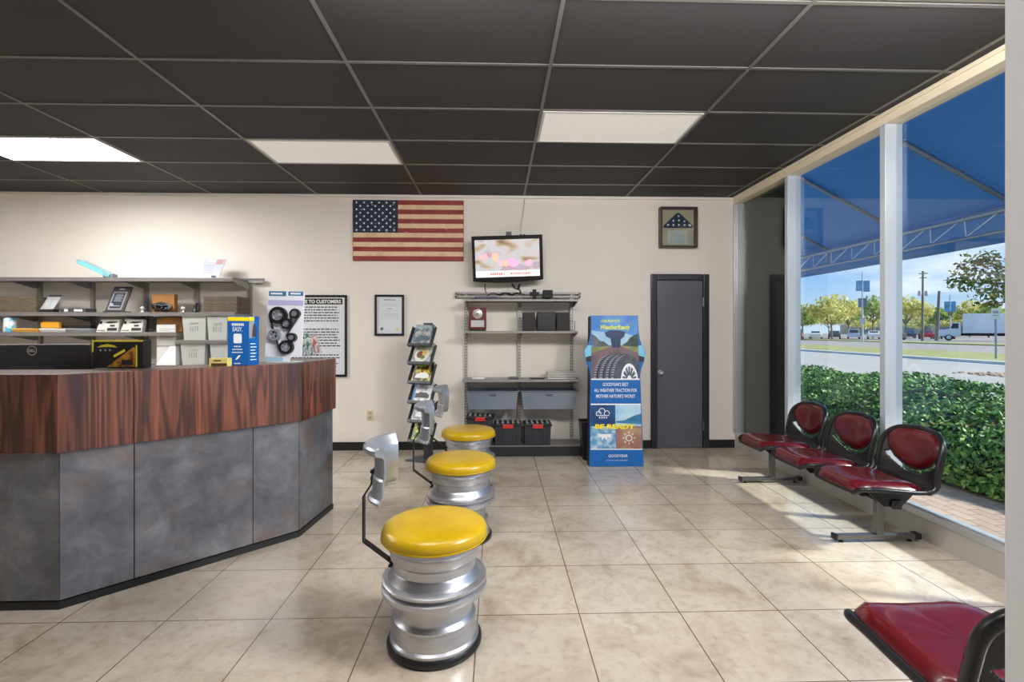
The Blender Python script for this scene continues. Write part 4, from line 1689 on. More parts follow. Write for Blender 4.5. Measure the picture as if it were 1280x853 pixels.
mb = MB()
mats_ = [P_SKY, P_MIST, P_HILL, P_HILL2, P_GRASS, P_ROAD, P_DBLUE]
ppoly(mb, [(-.97, .80), (.97, .80), (.97, .997), (-.97, .997)], .0008)
mb.m = 1
ppoly(mb, [(-.97, .80), (.97, .80), (.97, .86), (.4, .88), (-.3, .885), (-.97, .90)], .0012)
mb.m = 2
ppoly(mb, [(-.97, .76), (-.2, .76), (-.25, .80), (-.45, .825), (-.62, .83), (-.80, .862), (-.97, .875)], .0016)
mb.m = 3
ppoly(mb, [(.15, .76), (.97, .76), (.97, .875), (.80, .868), (.62, .85), (.52, .825), (.3, .80)], .0016)
mb.m = 4
ppoly(mb, [(-.97, .74), (.97, .74), (.97, .79), (.25, .797), (-.1, .797), (-.97, .785)], .0020)
mb.m = 5
ppoly(mb, [(-.97, .576), (.97, .576), (.97, .745), (.22, .795), (-.08, .795), (-.97, .745)], .0024)
mb.m = 6
ppoly(mb, [(-.42, .885), (-.36, .858), (-.18, .845), (-.12, .785), (.22, .785), (.25, .84), (.40, .86), (.44, .89), (.2, .900), (-.2, .900)], .0028)
mb.build('landscape_print', mats_, pb)
# the printed tyre: tread to one side, sidewall and alloy wheel
mb = MB()
cx, cz = .56, .56


def ell(rx, rz, n=40, ox=0, lo=.577):
    return [(min(.97, cx + ox + rx * cos(t)), max(lo, cz + rz * sin(t))) for t in [pi * i / n for i in range(n + 1)]]


mb.m = 0
ppoly(mb, [(.97, .577)] + [q for q in ell(.55, .175)] + [(-.90, .577), (-.86, .63), (-.72, .69), (-.52, .726), (-.3, .738), (.1, .745)][::-1][0:0] + [(-.01, .577)], .0034)
tr = [(-.92, .577), (.3, .577), (.62, .735), (.40, .745), (.0, .742), (-.3, .733), (-.55, .716), (-.75, .68), (-.87, .63)]
ppoly(mb, tr, .0032)
mb.m = 2
for k, off in enumerate((-.66, -.42, -.20)):     # grooves round the tread
    a_ = [(off + .66 * (1 - cos(t)) * .9 - .1, .577 + .160 * sin(t)) for t in [pi / 2 * i / 14 for i in range(15)]]
    b_ = [(x + .055, z) for x, z in a_]
    ppoly(mb, a_ + b_[::-1], .0040) if False else None
    for i in range(14):
        ppoly(mb, [a_[i], b_[i], b_[i + 1], a_[i + 1]], .0040)
mb.m = 1
for k, off in enumerate((-.80, -.55, -.31, -.10)):   # tread blocks
    for i in range(13):
        t0, t1 = pi / 2 * (i + .15) / 14, pi / 2 * (i + .62) / 14
        q = lambda t, d: (off + .66 * (1 - cos(t)) * .9 - .1 + d, .577 + .158 * sin(t))
        ppoly(mb, [q(t0, .02), q(t0, .13), q(t1, .13), q(t1, .02)], .0042)
mb.m = 3
ppoly(mb, [(cx - .345, .577), (cx + .345, .577)] + ell(.345, .118)[1:-1], .0046)
mb.m = 4
for k in range(7):
    t = pi * (k + .5) / 7
    ppoly(mb, [(cx + .10 * cos(t - .3), max(.578, .56 + .035 * sin(t - .3) + .005)), (cx + .28 * cos(t - .14), max(.579, cz + .098 * sin(t - .14))),
               (cx + .28 * cos(t + .14), max(.579, cz + .098 * sin(t + .14))), (cx + .10 * cos(t + .3), max(.578, .56 + .035 * sin(t + .3) + .005))], .0050)
mb.build('tyre_print', [P_RUB, P_RUBL, P_RUBD, P_WHITE, P_HILL], pb)
mb = MB()
for sg in (-1, 1):
    mb.m = 0
    mb.poly([(q[0], q[1]) for q in ([(sg * (wv(.69) - .03), .69 * PH), (sg * (wv(.69) + .043), .69 * PH), (sg * (wv(.73) + .058), .73 * PH), (sg * (wv(.77) + .060), .77 * PH),
                                    (sg * (wv(.80) + .028), .80 * PH), (sg * (wv(.80) - .03), .80 * PH)][::sg])], o, ux, uy, .0016)
    mb.m = 1
    mb.poly([(sg * (wv(.69) - .02), .69 * PH), (sg * (wv(.69) + .043), .69 * PH), (sg * (wv(.72) + .050), .72 * PH), (sg * (wv(.73) - .03), .735 * PH)][::sg], o, ux, uy, .0022)
mb.build('bulge_print', [P_CYAN, DARKB], pb)
mb = MB()
ppoly(mb, [(-.97, .568), (.97, .568), (.97, .577), (-.97, .577)], .0030)
ppoly(mb, [(-.97, .402), (.97, .402), (.97, .411), (-.97, .411)], .0030)
ppoly(mb, [(-.97, .108), (.97, .108), (.97, .114), (-.97, .114)], .0030)
mb.build('white_lines', P_WHITE, pb)
mb = MB()
mb.m = 0
ppoly(mb, [(-.97, .262), (-.02, .262), (-.02, .402), (-.97, .402)], .0012)
mb.m = 1
ppoly(mb, [(-.97, .114), (-.01, .114), (-.02, .262), (-.97, .262)], .0012)
mb.m = 2
ppoly(mb, [(-.02, .262), (.97, .262), (.97, .402), (-.02, .402)], .0012)
mb.m = 3
ppoly(mb, [(0, .114), (.97, .114), (.97, .262), (0, .262)], .0012)
mb.m = 4
ppoly(mb, [(0, .285), (.97, .275), (.97, .345), (.75, .335), (.5, .315), (.3, .300), (0, .295)], .0018)
mb.build('weather_prints', [P_NIGHT, P_ICE, P_PALE, P_SAND, P_LAKE], pb)
# weather symbols
mb = MB()
ic = lambda u, v: (u * wv(v), v * PH)
x, z = ic(-.50, .345)
for (dx, dz, r) in ((-.045, 0, .028), (-.01, .022, .036), (.04, .004, .030)):
    for i in range(20):
        t0, t1 = 2 * pi * i / 20, 2 * pi * (i + 1) / 20
        if sin(t0) > -.35:
            mb.poly([(x + dx + r * cos(t0), z + dz + r * sin(t0)), (x + dx + r * cos(t1), z + dz + r * sin(t1)), (x + dx + (r - .007) * cos(t1), z + dz + (r - .007) * sin(t1)), (x + dx + (r - .007) * cos(t0), z + dz + (r - .007) * sin(t0))][::-1], o, ux, uy, .0026)
mb.rect(x - .07, z - .022, x + .068, z - .015, o, ux, uy, .0026)
for k in range(4):
    mb.rect(x - .04 + k * .024, z - .050, x - .030 + k * .024, z - .030, o, ux, uy, .0026)
x, z = ic(-.42, .192)
mb.poly([(x - .075, z + .03), (x - .06, z - .01), (x - .045, z + .005), (x - .03, z - .035), (x - .01, z - .005), (x + .012, z - .035), (x + .03, z + .0), (x + .05, z - .02), (x + .07, z + .03)], o, ux, uy, .0026)
x, z = ic(.48, .185)
for i in range(24):
    t0, t1 = 2 * pi * i / 24, 2 * pi * (i + 1) / 24
    mb.poly([(x + .034 * cos(t0), z + .034 * sin(t0)), (x + .034 * cos(t1), z + .034 * sin(t1)), (x + .026 * cos(t1), z + .026 * sin(t1)), (x + .026 * cos(t0), z + .026 * sin(t0))][::-1], o, ux, uy, .0026)
for i in range(8):
    t = pi * i / 4
    ca, sa = cos(t), sin(t)
    mb.poly([(x + .046 * ca - .004 * sa, z + .046 * sa + .004 * ca), (x + .046 * ca + .004 * sa, z + .046 * sa - .004 * ca), (x + .068 * ca + .004 * sa, z + .068 * sa - .004 * ca), (x + .068 * ca - .004 * sa, z + .068 * sa + .004 * ca)], o, ux, uy, .0026)
mb.build('weather_symbols', P_WHITE, pb)
TX = lambda u, v: o + ux * (u * wv(v)) + uy * (v * PH)
mb = MB()
mb.text('ASSURANCE', TX(-.20, .955), ux, uy, .028, .20, bold=.02, lift=.0045, shear=.15)
mb.text('WeatherReady', TX(.0, .908), ux, uy, .046, .32, bold=.03, lift=.0045, shear=.15)
mb.build('title_lettering', M('print_lime', c(214, 226, 60), .4), pb)
mb = MB()
mb.text("GOODYEAR'S BEST", TX(.0, .528), ux, uy, .034, .27, bold=.012, lift=.0045)
mb.text('ALL WEATHER TRACTION FOR', TX(.0, .489), ux, uy, .034, .45, bold=.012, lift=.0045)
mb.text("MOTHER NATURE'S WORST", TX(.0, .450), ux, uy, .034, .41, bold=.012, lift=.0045)
mb.build('slogan_lettering', P_WHITE, pb)
mb = MB()
mb.text('BE READY', TX(-.05, .246), ux, uy, .045, .42, bold=.05, lift=.0045, shear=.15)
mb.build('yellow_lettering', YEL, pb)
mb = MB()
mb.text('GOODYEAR', TX(.05, .060), ux, uy, .028, .20, bold=.012, lift=.0045, shear=.2)
mb.rect(-.11, .038 * PH, .12, .040 * PH, o, ux, uy, .002)
mb.build('maker_lettering', P_WHITE, pb)

# ------------------------------------------------------------------ magazine rack
rp_ = on_z(533, 577)
RKX, RKY = rp_.x, rp_.y + .06
RA = radians(-24)
rk = thing('magazine_rack', 'slim charcoal magazine rack with six tilted trays by the wall', 'magazine rack', (RKX, RKY, 0), RA)
R3 = WM[rk]
RG = M('rack_charcoal', c(66, 68, 74), .4, .2)
mb = MB(); mb.M = R3
mb.box(-.05, .05, .0, .045, .012, at(530, 404, RKY).z)
mb.build('post', RG, rk, bevel=.004)
mb = MB(); mb.M = R3
mb.prism([(-.20, -.13), (.17, -.13), (.15, .12), (-.15, .12)], (0, 0, .012), EX, EY, .012)
mb.build('base_plate', RG, rk, bevel=.003)
COV = [
    ('magazine with a blue-grey and brick-brown cover in the topmost tray of the rack', mat_print('cover_house', [c(58, 74, 90), c(110, 128, 140), c(190, 190, 184), c(150, 96, 78)], 14)),
    ('magazine with a round plate of food on its cover, second tray from the top', mat_print('cover_food', [c(70, 92, 84), c(190, 196, 190), c(120, 130, 70)], 12)),
    ('magazine with a black and yellow cover in the third tray from the top', mat_print('cover_yellow', [c(20, 22, 26), c(40, 42, 46), c(226, 196, 40), c(214, 214, 204)], 15)),
    ('magazine with a white cover and dark car in the fourth tray, beside a silver backrest', mat_print('cover_white', [c(30, 34, 42), c(214, 216, 220), c(230, 230, 232), c(120, 150, 180)], 11)),
    ('magazine with a grey-blue cover in the fifth tray of the rack', mat_print('cover_grey', [c(60, 66, 78), c(140, 146, 158), c(200, 204, 210), c(84, 92, 120)], 14)),
    ('magazine with a green and yellow cover in the lowest tray of the rack', mat_print('cover_green', [c(34, 40, 32), c(120, 150, 50), c(214, 206, 60), c(190, 196, 190)], 13))]
TLT = radians(28)
TRW, TRH = .145, .235
for k, (yt, yb) in enumerate(((409, 434), (433, 457), (457, 481), (481, 506), (507, 530), (532, 555))):
    z0 = at(530, yb, RKY - .145).z
    tM = R3 @ Matrix.Translation((0, -.145, z0)) @ Matrix.Rotation(-TLT, 4, 'X')
    mb = MB(); mb.M = tM
    mb.box(-TRW, TRW, 0, .006, 0, TRH)
    mb.box(-TRW, TRW, -.035, 0, 0, .006)
    mb.box(-TRW, TRW, -.037, -.031, 0, .03)
    mb.box(-TRW, -TRW + .005, -.035, 0, .006, TRH)
    mb.box(TRW - .005, TRW, -.035, 0, .006, TRH)
    mb.build('tray', RG, rk, bevel=.002)
    lab, mat = COV[k]
    g = tM @ Vector((0, -.015, .01))
    t = thing('magazine', lab, 'magazine', g, RA, 'magazines in the rack')
    mb = MB(); mb.M = tM
    mb.box(-.115, .115, -.016, -.001, .008, .262)
    cv = mb.build('cover', mat, t, bevel=.001)
    mb = MB(); mb.M = tM
    fr = tM.to_3x3()
    fo, fx, fz = tM @ Vector((0, -.016, .008)), fr @ EX, fr @ EZ
    if k == 1:
        mb.poly(circle(0, .11, .088, .085), fo, fx, fz, .001)
        mb.M = None; mb2 = MB(); mb2.poly(circle(0, .11, .088, .085), fo, fx, fz, .001)
        pl_ = mb2.build('plate_print', M('plate_white', c(226, 220, 206), .4), cv)
        mb2 = MB()
        mb2.m = 0; mb2.poly(circle(-.02, .11, .045, .04), fo, fx, fz, .002)
        mb2.m = 1; mb2.poly(circle(.03, .13, .03, .035), fo, fx, fz, .0022)
        mb2.m = 2; mb2.poly(circle(.015, .08, .03, .022), fo, fx, fz, .0024)
        mb2.build('food_print', [M('food_brown', c(120, 62, 46), .5), M('food_yellow', c(222, 190, 110), .5), M('food_green', c(100, 120, 60), .5)], pl_)
    else:
        mb2 = MB()
        cols = [[c(150, 172, 184), c(86, 104, 120)], None, [c(240, 214, 40), c(236, 236, 230)], [c(40, 110, 170), c(26, 28, 34)], [c(90, 96, 130), c(220, 222, 226)], [c(216, 220, 80), c(60, 84, 40)]][k]
        mb2.m = 0; mb2.rect(-.10, .215, .09, .24, fo, fx, fz, .001)
        if k == 3: mb2.rect(-.113, .01, -.085, .24, fo, fx, fz, .001)
        mb2.m = 1
        mb2.poly([(-.08, .06), (.09, .06), (.095, .09), (.06, .12), (-.02, .125), (-.07, .10)], fo, fx, fz, .001)
        mb2.build('cover_print', [M('ink_a%d' % k, cols[0], .4), M('ink_b%d' % k, cols[1], .4)], cv)

# ------------------------------------------------------------------ long wall shelving behind the counter
YS = 5.54
ls = thing('long_wall_shelving', 'long grey bracket shelving on the wall behind the counter', 'shelving unit', (at(150, 400, YB).x, YB, 0))
ups = [at(x, 400, YB - .02).x for x in (313, 247, 183, 116, 50)]
dxu = ups[3] - ups[4]
ups += [ups[4] - dxu, ups[4] - 2 * dxu]
z_top = at(150, 347, YS).z
for ux_ in ups:
    mb = MB(); mb.box(ux_ - .017, ux_ + .017, YB - .035, YB - .001, .12, z_top + .0)
    mb.build('upright', SHELFG, ls)
rr_ = at(330, 351, YB - .05).x
zr = at(325, 351, YB - .05).z
mb = MB(); mb.box(XL + .05, rr_, YB - .05, YB - .036, zr - .028, zr + .028); mb.box(XL + .05, rr_, YB - .062, YB - .05, zr + .012, zr + .028); mb.box(XL + .05, rr_, YB - .062, YB - .05, zr - .028, zr - .012)
mb.build('top_rail', SHELFG, ls, bevel=.002)
xr_ = ups[0] - .01
z2 = at(150, 390.5, YS).z
z3 = at(60, 415.5, YS).z
z3r = at(300, 425.5, YS).z
z4 = at(200, 457.5, YS).z
z5 = at(250, 458.5, YS).z
LSH = [(XL + .1, xr_, z_top), (XL + .1, xr_ + .02, z2), (XL + .1, ups[1] - .02, z3), (ups[1] - .015, xr_ + .02, z3r), (XL + .1, xr_ + .02, z4)]
for (l, r, z) in LSH:
    mb = MB()
    mb.box(l, r, YS, YB - .037, z - .008, z)
    mb.box(l, r, YS, YS + .004, z - .042, z - .008)
    mb.build('shelf', SHELFD, ls, bevel=.002)
    for ux_ in ups:
        if l - .03 < ux_ < r + .06:
            mb = MB()
            mb.prism([(0, 0), (0, -.085), (.05, -.085), (.345, -.030), (.345, 0)], (ux_ + .012 - .024, YB - .035, z - .010), -EY, EZ, -.005)
            mb.build('bracket', SHELFG, ls)

# on the shelf top ------------------------------------------------
zt_ = z_top
g = at(118, 344, YS + .10)
t = thing('tape_dispenser', 'pale blue translucent tilted gadget on the top shelf', 'dispenser', (g.x, YS + .12, zt_))
gM = Matrix.Translation((at(138, 340, YS + .1).x, YS + .12, zt_ + .028)) @ Matrix.Rotation(radians(25), 4, 'Y')
mb = MB(); mb.M = gM
mb.prism(rrect(-.38, -.022, .01, .026, .020), (0, -.05, 0), EX, EZ, .10)
mb.build('clear_case', M('pale_blue_plastic', c(150, 206, 216), .15, trans=.35), t)
mb = MB(); mb.M = gM
mb.prism([(-.36, -.014), (-.05, -.016), (-.10, .018), (-.36, .012)], (0, -.0515, 0), EX, EZ, .103)
mb.build('blue_strip', M('aqua_plastic', c(112, 196, 210), .3), t)
mb = MB()
mb.lathe([(0, 0), (.026, 0), (.026, .08), (0, .08)], at(133, 340, YS + .1).x, YS + .08, zt_ + .028, 20, axis='Y')
mb.lathe([(0, -.003), (.012, -.003), (.012, 0)], at(133, 340, YS + .1).x, YS + .08, zt_ + .028, 12, axis='Y')
mb.box(at(133, 340, YS + .1).x, at(142, 340, YS + .1).x, YS + .08, YS + .16, zt_ + .001, zt_ + .048)
mb.build('hub', M('dispenser_grey', c(120, 124, 134), .3), t, bevel=.002)
l, r = at(246, 343, YS + .08), at(279, 323, YS + .14)
t = thing('license_plaque', 'pale printed card leaning back on the top shelf over the brown boxes', 'card', ((l.x + r.x) / 2, YS + .1, zt_))
H_ = r.z - zt_
cM = Matrix.Translation((l.x, YS + .07, zt_ + .004)) @ Matrix.Rotation(radians(-30), 4, 'X')
mb = MB(); mb.M = cM
mb.prism([(0, 0), (r.x - l.x - .02, 0), (r.x - l.x + .0, H_ * 1.13), (.03, H_ * 1.13)], (0, 0, 0), EX, EZ, .006)
cd = mb.build('card', M('lavender_card', c(186, 188, 208), .5), t)
mb = MB(); mb.M = cM
w_ = r.x - l.x
mb.m = 0
mb.rect(.06, H_ * .95, w_ - .09, H_ * 1.09, (0, 0, 0), EX, EZ, .001)
mb.m = 1
mb.rect(w_ - .10, H_ * .80, w_ - .02, H_ * 1.09, (0, 0, 0), EX, EZ, .0012)
mb.m = 2
for k in range(4): mb.rect(.06 - k * .01, H_ * (.30 + k * .14), w_ - .10, H_ * (.34 + k * .14), (0, 0, 0), EX, EZ, .001)
mb.m = 3
mb.poly([(.16, 0.0), (w_ - .05, .0), (w_ - .045, .03), (w_ - .10, .035)], (0, 0, 0), EX, EZ, .0012)
mb.build('card_print', [M('mint_print', c(196, 214, 200), .5), M('salmon_print', c(190, 150, 146), .5), M('lilac_print', c(156, 158, 190), .5), M('dark_print', c(70, 70, 80), .5)], cd)
mb = MB(); mb.box(l.x - .10, l.x + .2, YS + .02, YS + .22, zt_ + .0005, zt_ + .004)
tag(mb.build('loose_sheet', WHITE, None), 'white sheet lying under the leaning pale card on the top shelf', 'paper')


def sbox(name, lab, cat, x0, x1, ytop, z, yf, dp, mat, rz=0, bevel=.003, group=None):
    l, r = at(x0, 400, yf).x, at(x1, 400, yf).x
    h = at((x0 + x1) / 2, ytop, yf).z - z
    mb = MB()
    mb.M = Matrix.Translation(((l + r) / 2, yf, z + .001)) @ Matrix.Rotation(rz, 4, 'Z')
    mb.box((l - r) / 2, (r - l) / 2, 0, dp, 0, h)
    o_ = mb.build(name, mat, None, bevel=bevel)
    return tag(o_, lab, cat, group)


# second shelf
sbox('brown_box', 'weathered brown box at the picture-edge end of the second shelf', 'box', -10, 44, 371, z2, YS + .06, .22, OLDBOX, .05)
l, r = at(49, 386, YS + .06), at(75, 366, YS + .12)
t = thing('leaning_card', 'grey printed card leaning back beside the weathered brown box', 'card', ((l.x + r.x) / 2, YS + .08, z2))
cM = Matrix.Translation((l.x, YS + .07, z2 + .035)) @ Matrix.Rotation(radians(-26), 4, 'X')
w_, H_ = r.x - l.x, .18
mb = MB(); mb.M = cM
mb.prism([(0, 0), (w_ - .03, 0), (w_, H_), (.03, H_)], (0, 0, 0), EX, EZ, .006)
cd = mb.build('card', M('grey_card_b', c(150, 152, 152), .5, vary=(c(186, 188, 188), 9, .4, .6)), t)
mb = MB(); mb.M = cM
mb.prism([(.03, H_ - .025), (w_ - .003, H_ - .025), (w_, H_), (.03, H_)], (0, -.001, 0), EX, EZ, .004)
mb.build('dark_heading', M('dark_heading', c(58, 56, 56), .5), cd)
mb = MB(); mb.box(l.x, r.x - .02, YS + .06, YS + .13, z2 + .001, z2 + .034)
mb.build('holder', BLACK, t, bevel=.003)
g0, g1 = at(75, 388, YS + .05), at(107, 386, YS + .05)
t = thing('flat_recorder', 'flat black device with pale stickers on the second shelf', 'device', ((g0.x + g1.x) / 2, YS + .1, z2))
MB().box(g0.x, g1.x, YS + .05, YS + .2, z2 + .001, z2 + .044).build('case', M('device_dark', c(58, 58, 62), .4), t, bevel=.003)
mb = MB()
mb.rect(.045, .008, .085, .036, (g0.x, YS + .05, z2), EX, EZ, .001)
mb.rect(.15, .010, .24, .034, (g0.x, YS + .05, z2), EX, EZ, .001)
mb.build('stickers', OFFW, t)
l, r = at(131, 389, YS + .06), at(163, 358, YS + .12)
t = thing('dark_plaque', 'black award plaque tilted back on the second shelf of the counter wall', 'plaque', ((l.x + r.x) / 2, YS + .08, z2))
cM = Matrix.Translation((l.x, YS + .06, z2 + .012)) @ Matrix.Rotation(radians(-18), 4, 'X')
w_, H_ = at(154, 389, YS + .06).x - l.x, (r.z - z2)
sk = (r.x - l.x) - w_
mb = MB(); mb.M = cM
mb.prism([(0, 0), (w_, 0), (w_ + sk, H_), (sk, H_)], (0, 0, 0), EX, EZ, .018)
bd = mb.build('board', M('plaque_wood', c(50, 40, 38), .35), t, bevel=.002)
mb = MB(); mb.M = cM
f_ = lambda u, v: (u * w_ + sk * v, v * H_)
mb.m = 0
mb.poly([f_(.10, .06), f_(.86, .06), f_(.86, .80), f_(.10, .80)], (0, 0, 0), EX, EZ, .001)
mb.m = 1
mb.poly([f_(.18, .12), f_(.78, .12), f_(.78, .74), f_(.18, .74)], (0, 0, 0), EX, EZ, .002)
mb.m = 2
for k in range(6): mb.poly([f_(.28, .40 + k * .055), f_(.72 - .06 * (k % 2), .40 + k * .055), f_(.72 - .06 * (k % 2), .418 + k * .055), f_(.28, .418 + k * .055)], (0, 0, 0), EX, EZ, .003)
mb.poly([f_(.30, .20), f_(.70, .20), f_(.70, .23), f_(.30, .23)], (0, 0, 0), EX, EZ, .003)
mb.poly([f_(.36, .86), f_(.66, .86), f_(.66, .92), f_(.36, .92)], (0, 0, 0), EX, EZ, .003)
mb.poly([(f_(.25, .26)[0] + .018 * cos(a), f_(.25, .26)[1] + .018 * sin(a)) for a in [2 * pi * i / 12 for i in range(12)]], (0, 0, 0), EX, EZ, .0035)
mb.build('engraved_plate', [M('plate_grey', c(128, 128, 134), .35), M('plate_navy', c(24, 28, 42), .3), P_RUBL], bd)
mb = MB(); mb.box(l.x - .01, l.x + w_ + .02, YS + .045, YS + .16, z2 + .001, z2 + .013)
mb.build('stand', BLACK, t)
for (px, lab) in ((178, 'tiny glass trinket between the black plaque and the brown card on the second shelf'), (229, 'tiny glass trinket between the brown card and the stack of brown boards')):
    g = at(px, 387, YS + .08)
    mb = MB()
    mb.lathe([(0, 0), (.022, 0), (.024, .006), (.010, .014), (.012, .03), (.024, .045), (.018, .06), (0, .064)], g.x, YS + .08, z2 + .001, 12)
    tag(mb.build('glass_trinket', M('trinket_glass', c(206, 206, 200), .1, spec=.8), None, smooth=40), lab, 'trinket')
l, r = at(190, 389, YS + .14), at(218, 368, YS + .14)
t = thing('brown_card', 'upright brown card behind black coiled leads on the second shelf', 'card', ((l.x + r.x) / 2, YS + .15, z2))
MB().box(l.x, r.x, YS + .14, YS + .20, z2 + .001, r.z).build('card', BROWNC, t, bevel=.002)
mb = MB()
rng = random.Random(9)
for q in range(9):
    cx, cz, R = l.x + .05 + rng.uniform(0, .16), z2 + .05 + rng.uniform(0, .03), rng.uniform(.03, .055)
    mb.tube([(cx + R * cos(a), YS + .08 + .004 * q + .012 * sin(2 * a), max(z2 + .012, cz + R * .8 * sin(a))) for a in [2 * pi * i / 16 for i in range(17)]], .010, 6, False)
tag(mb.build('coiled_leads', BLACK, None, smooth=60), 'bundle of black coiled leads in front of the brown card', 'cables', kind='stuff')
# stack of boards
l = at(253.5, 390, YS + .03).x; r = at(296, 390, YS + .03).x; r2_ = at(313, 372, YS + .34).x
htop = at(272, 370.5, YS + .03).z - z2
nb = 8
for k in range(nb):
    mb = MB()
    rng = random.Random(k)
    j = rng.uniform(-.004, .004)
    mb.box(l + j, r + j, YS + .03 + rng.uniform(0, .006), YS + .32, z2 + .001 + htop * k / nb, z2 + .0005 + htop * (k + .94) / nb)
    lab = 'brown board in the stack of weathered brown boards at the end of the second shelf'
    tag(mb.build('brown_board', OLDBOX, None, bevel=.002), lab, 'board', 'stacked brown boards')
g = at(247, 386, YS + .1)
mb = MB()
mb.lathe([(0, 0), (.03, 0), (.028, .02), (.015, .035), (.012, .07), (.0, .075)], g.x - .012, YS + .08, z2 + .001, 10)
mb.tube([(g.x - .012, YS + .08, z2 + .06), (g.x + .015, YS + .07, z2 + .10)], .01, 6)
tag(mb.build('black_stand', BLACK, None, smooth=40), 'small black stand beside the stack of brown boards', 'stand')

# third shelf, left
g = at(10, 424, YS + .04)
zc_ = z3
t = thing('spray_can', 'white and blue spray can on the third shelf over the monitor', 'spray can', (g.x, YS + .06, zc_))
hc_ = at(10, 394, YS + .06).z - zc_
mb = MB(); mb.lathe([(0, 0), (.052, 0), (.055, .006), (.055, hc_ * .74), (.045, hc_ * .82), (0, hc_ * .82)], g.x, YS + .062, zc_ + .001, 24)
mb.build('can', M('can_print', c(222, 228, 232), .3, vary=(c(86, 170, 206), 16, .45, .58)), t, smooth=40)
mb = MB(); mb.lathe([(0, 0), (.040, 0), (.040, .04), (.028, .055), (0, .055)], g.x, YS + .062, zc_ + hc_ * .82, 20)
mb.box(g.x - .012, g.x + .012, YS + .01, YS + .05, zc_ + hc_ * .82 + .02, zc_ + hc_ * .82 + .045)
mb.build('cap', M('cap_grey', c(140, 146, 156), .35), t, smooth=40)
rng = random.Random(21)
el_ = [('yellow envelope lying beside the spray can on the third shelf', 17, 49.5, ENVEL, .0), ('pale papers lying beneath the upright yellow packet', 51, 83, OFFW, .0), ('grey papers at the end of the third shelf before the white cards', 84.5, 114, GREYP, 0.)]
for (lab, x0, x1, mat, dz) in el_:
    l, r = at(x0, 415, YS + .03).x, at(x1, 415, YS + .03).x
    mb = MB()
    for k in range(3):
        mb.add([(l, YS + .02 - .008 * k, z3 + .003 + .012 * k), (r, YS + .02 - .006 * k, z3 + .002 + .012 * k), (r, YS + .26, z3 + .006 + .012 * k), (l, YS + .26, z3 + .004 + .012 * k),
                (l, YS + .02 - .008 * k, z3 + .012 + .012 * k + .006 * (k == 2)), (r, YS + .02 - .006 * k, z3 + .011 + .012 * k), (r, YS + .26, z3 + .016 + .012 * k), (l, YS + .26, z3 + .013 + .012 * k)],
               [(3, 2, 1, 0), (4, 5, 6, 7), (0, 1, 5, 4), (1, 2, 6, 5), (2, 3, 7, 6), (3, 0, 4, 7)])
    tag(mb.build('paper_pile', mat, None, bevel=.002), lab, 'papers')
sbox('yellow_packet', 'upright yellow packet on the third shelf over the monitor', 'packet', 50, 73, 402.5, z3 + .042, YS + .05, .05, M('yellow_packet', c(204, 146, 30), .5), bevel=.012)
sbox('black_case', 'slim black case at the back of the third shelf', 'case', 76, 113, 407, z3 + .042, YS + .10, .08, BLACK, bevel=.008)
for (x0, x1, lab) in ((119.5, 147, 'grey printed carton with a dark window, nearer the monitor'), (150, 177, 'grey printed carton with a dark window, nearer the white magazine file')):
    yf = YS + .03
    l, r = at(x0, 420, yf), at(x1, 399.5, yf)
    t = thing('printed_carton', lab, 'carton', ((l.x + r.x) / 2, yf + .04, z3), group='grey printed cartons')
    cM = Matrix.Translation((l.x, yf, z3 + .002)) @ Matrix.Rotation(radians(-14), 4, 'X')
    w_, H_ = r.x - l.x, (r.z - z3) * 1.03
    mb = MB(); mb.M = cM
    mb.prism([(0, 0), (w_, 0), (w_, H_), (.03, H_)], (0, 0, 0), EX, EZ, .05)
    cb = mb.build('carton', M('carton_grey', c(196, 192, 186), .5, vary=(c(166, 162, 158), 8, .4, .7)), t, bevel=.002)
    mb = MB(); mb.M = cM
    mb.rect(w_ * .50, H_ * .10, w_ * .95, H_ * .32, (0, 0, 0), EX, EZ, .001)
    mb.rect(w_ * .60, H_ * .42, w_ * .82, H_ * .56, (0, 0, 0), EX, EZ, .001)
    mb.poly(circle(w_ * .16, H_ * .74, .018), (0, 0, 0), EX, EZ, .001)
    mb.poly([(w_ * .32, H_ * .70), (w_ * .6, H_ * .66), (w_ * .92, H_ * .74), (w_ * .9, H_ * .82), (w_ * .5, H_ * .84)], (0, 0, 0), EX, EZ, .001)
    mb.poly([(w_ * .05, H_ * .1), (w_ * .4, H_ * .1), (w_ * .4, H_ * .16), (w_ * .05, H_ * .16)], (0, 0, 0), EX, EZ, .001)
    mb.build('dark_print', INK, cb)
sbox('brown_carton', 'brown cardboard carton under the second shelf, over the white magazine file', 'carton', 196, 228, 397, z3, YS + .10, .16, BROWNC)
# magazine file and spiral pad on the fourth shelf
l, r = at(194, 457, YS + .03), at(220, 433, YS + .03)
t = thing('magazine_file', 'white card magazine file with a slanted side behind the counter', 'magazine file', ((l.x + r.x) / 2, YS + .1, z4))
H_ = r.z - z4
w_ = r.x - l.x
mb = MB()
mb.prism([(0, 0), (w_, 0), (w_, H_), (w_ * .72, H_)], (l.x, YS + .03, z4 + .001), EX, EZ, .004)
mb.prism([(0, 0), (w_, 0), (w_, H_), (0.02, H_ * .9)], (l.x, YS + .22, z4 + .001), EX, EZ, .004)
mb.box(l.x + w_ - .004, l.x + w_, YS + .03, YS + .22, z4 + .001, z4 + H_)
mb.box(l.x, l.x + w_, YS + .03, YS + .22, z4 + .001, z4 + .005)
mb.build('file_box', WHITE, t)
l2, r2 = at(195, 436, YS + .05), at(220, 406, YS + .05)
t = thing('spiral_pad', 'white spiral-bound pad standing over the magazine file', 'notepad', ((l2.x + r2.x) / 2, YS + .07, z4 + H_ * .6))
mb = MB(); mb.box(l2.x, r2.x - .014, YS + .06, YS + .075, z4 + .010, r2.z)
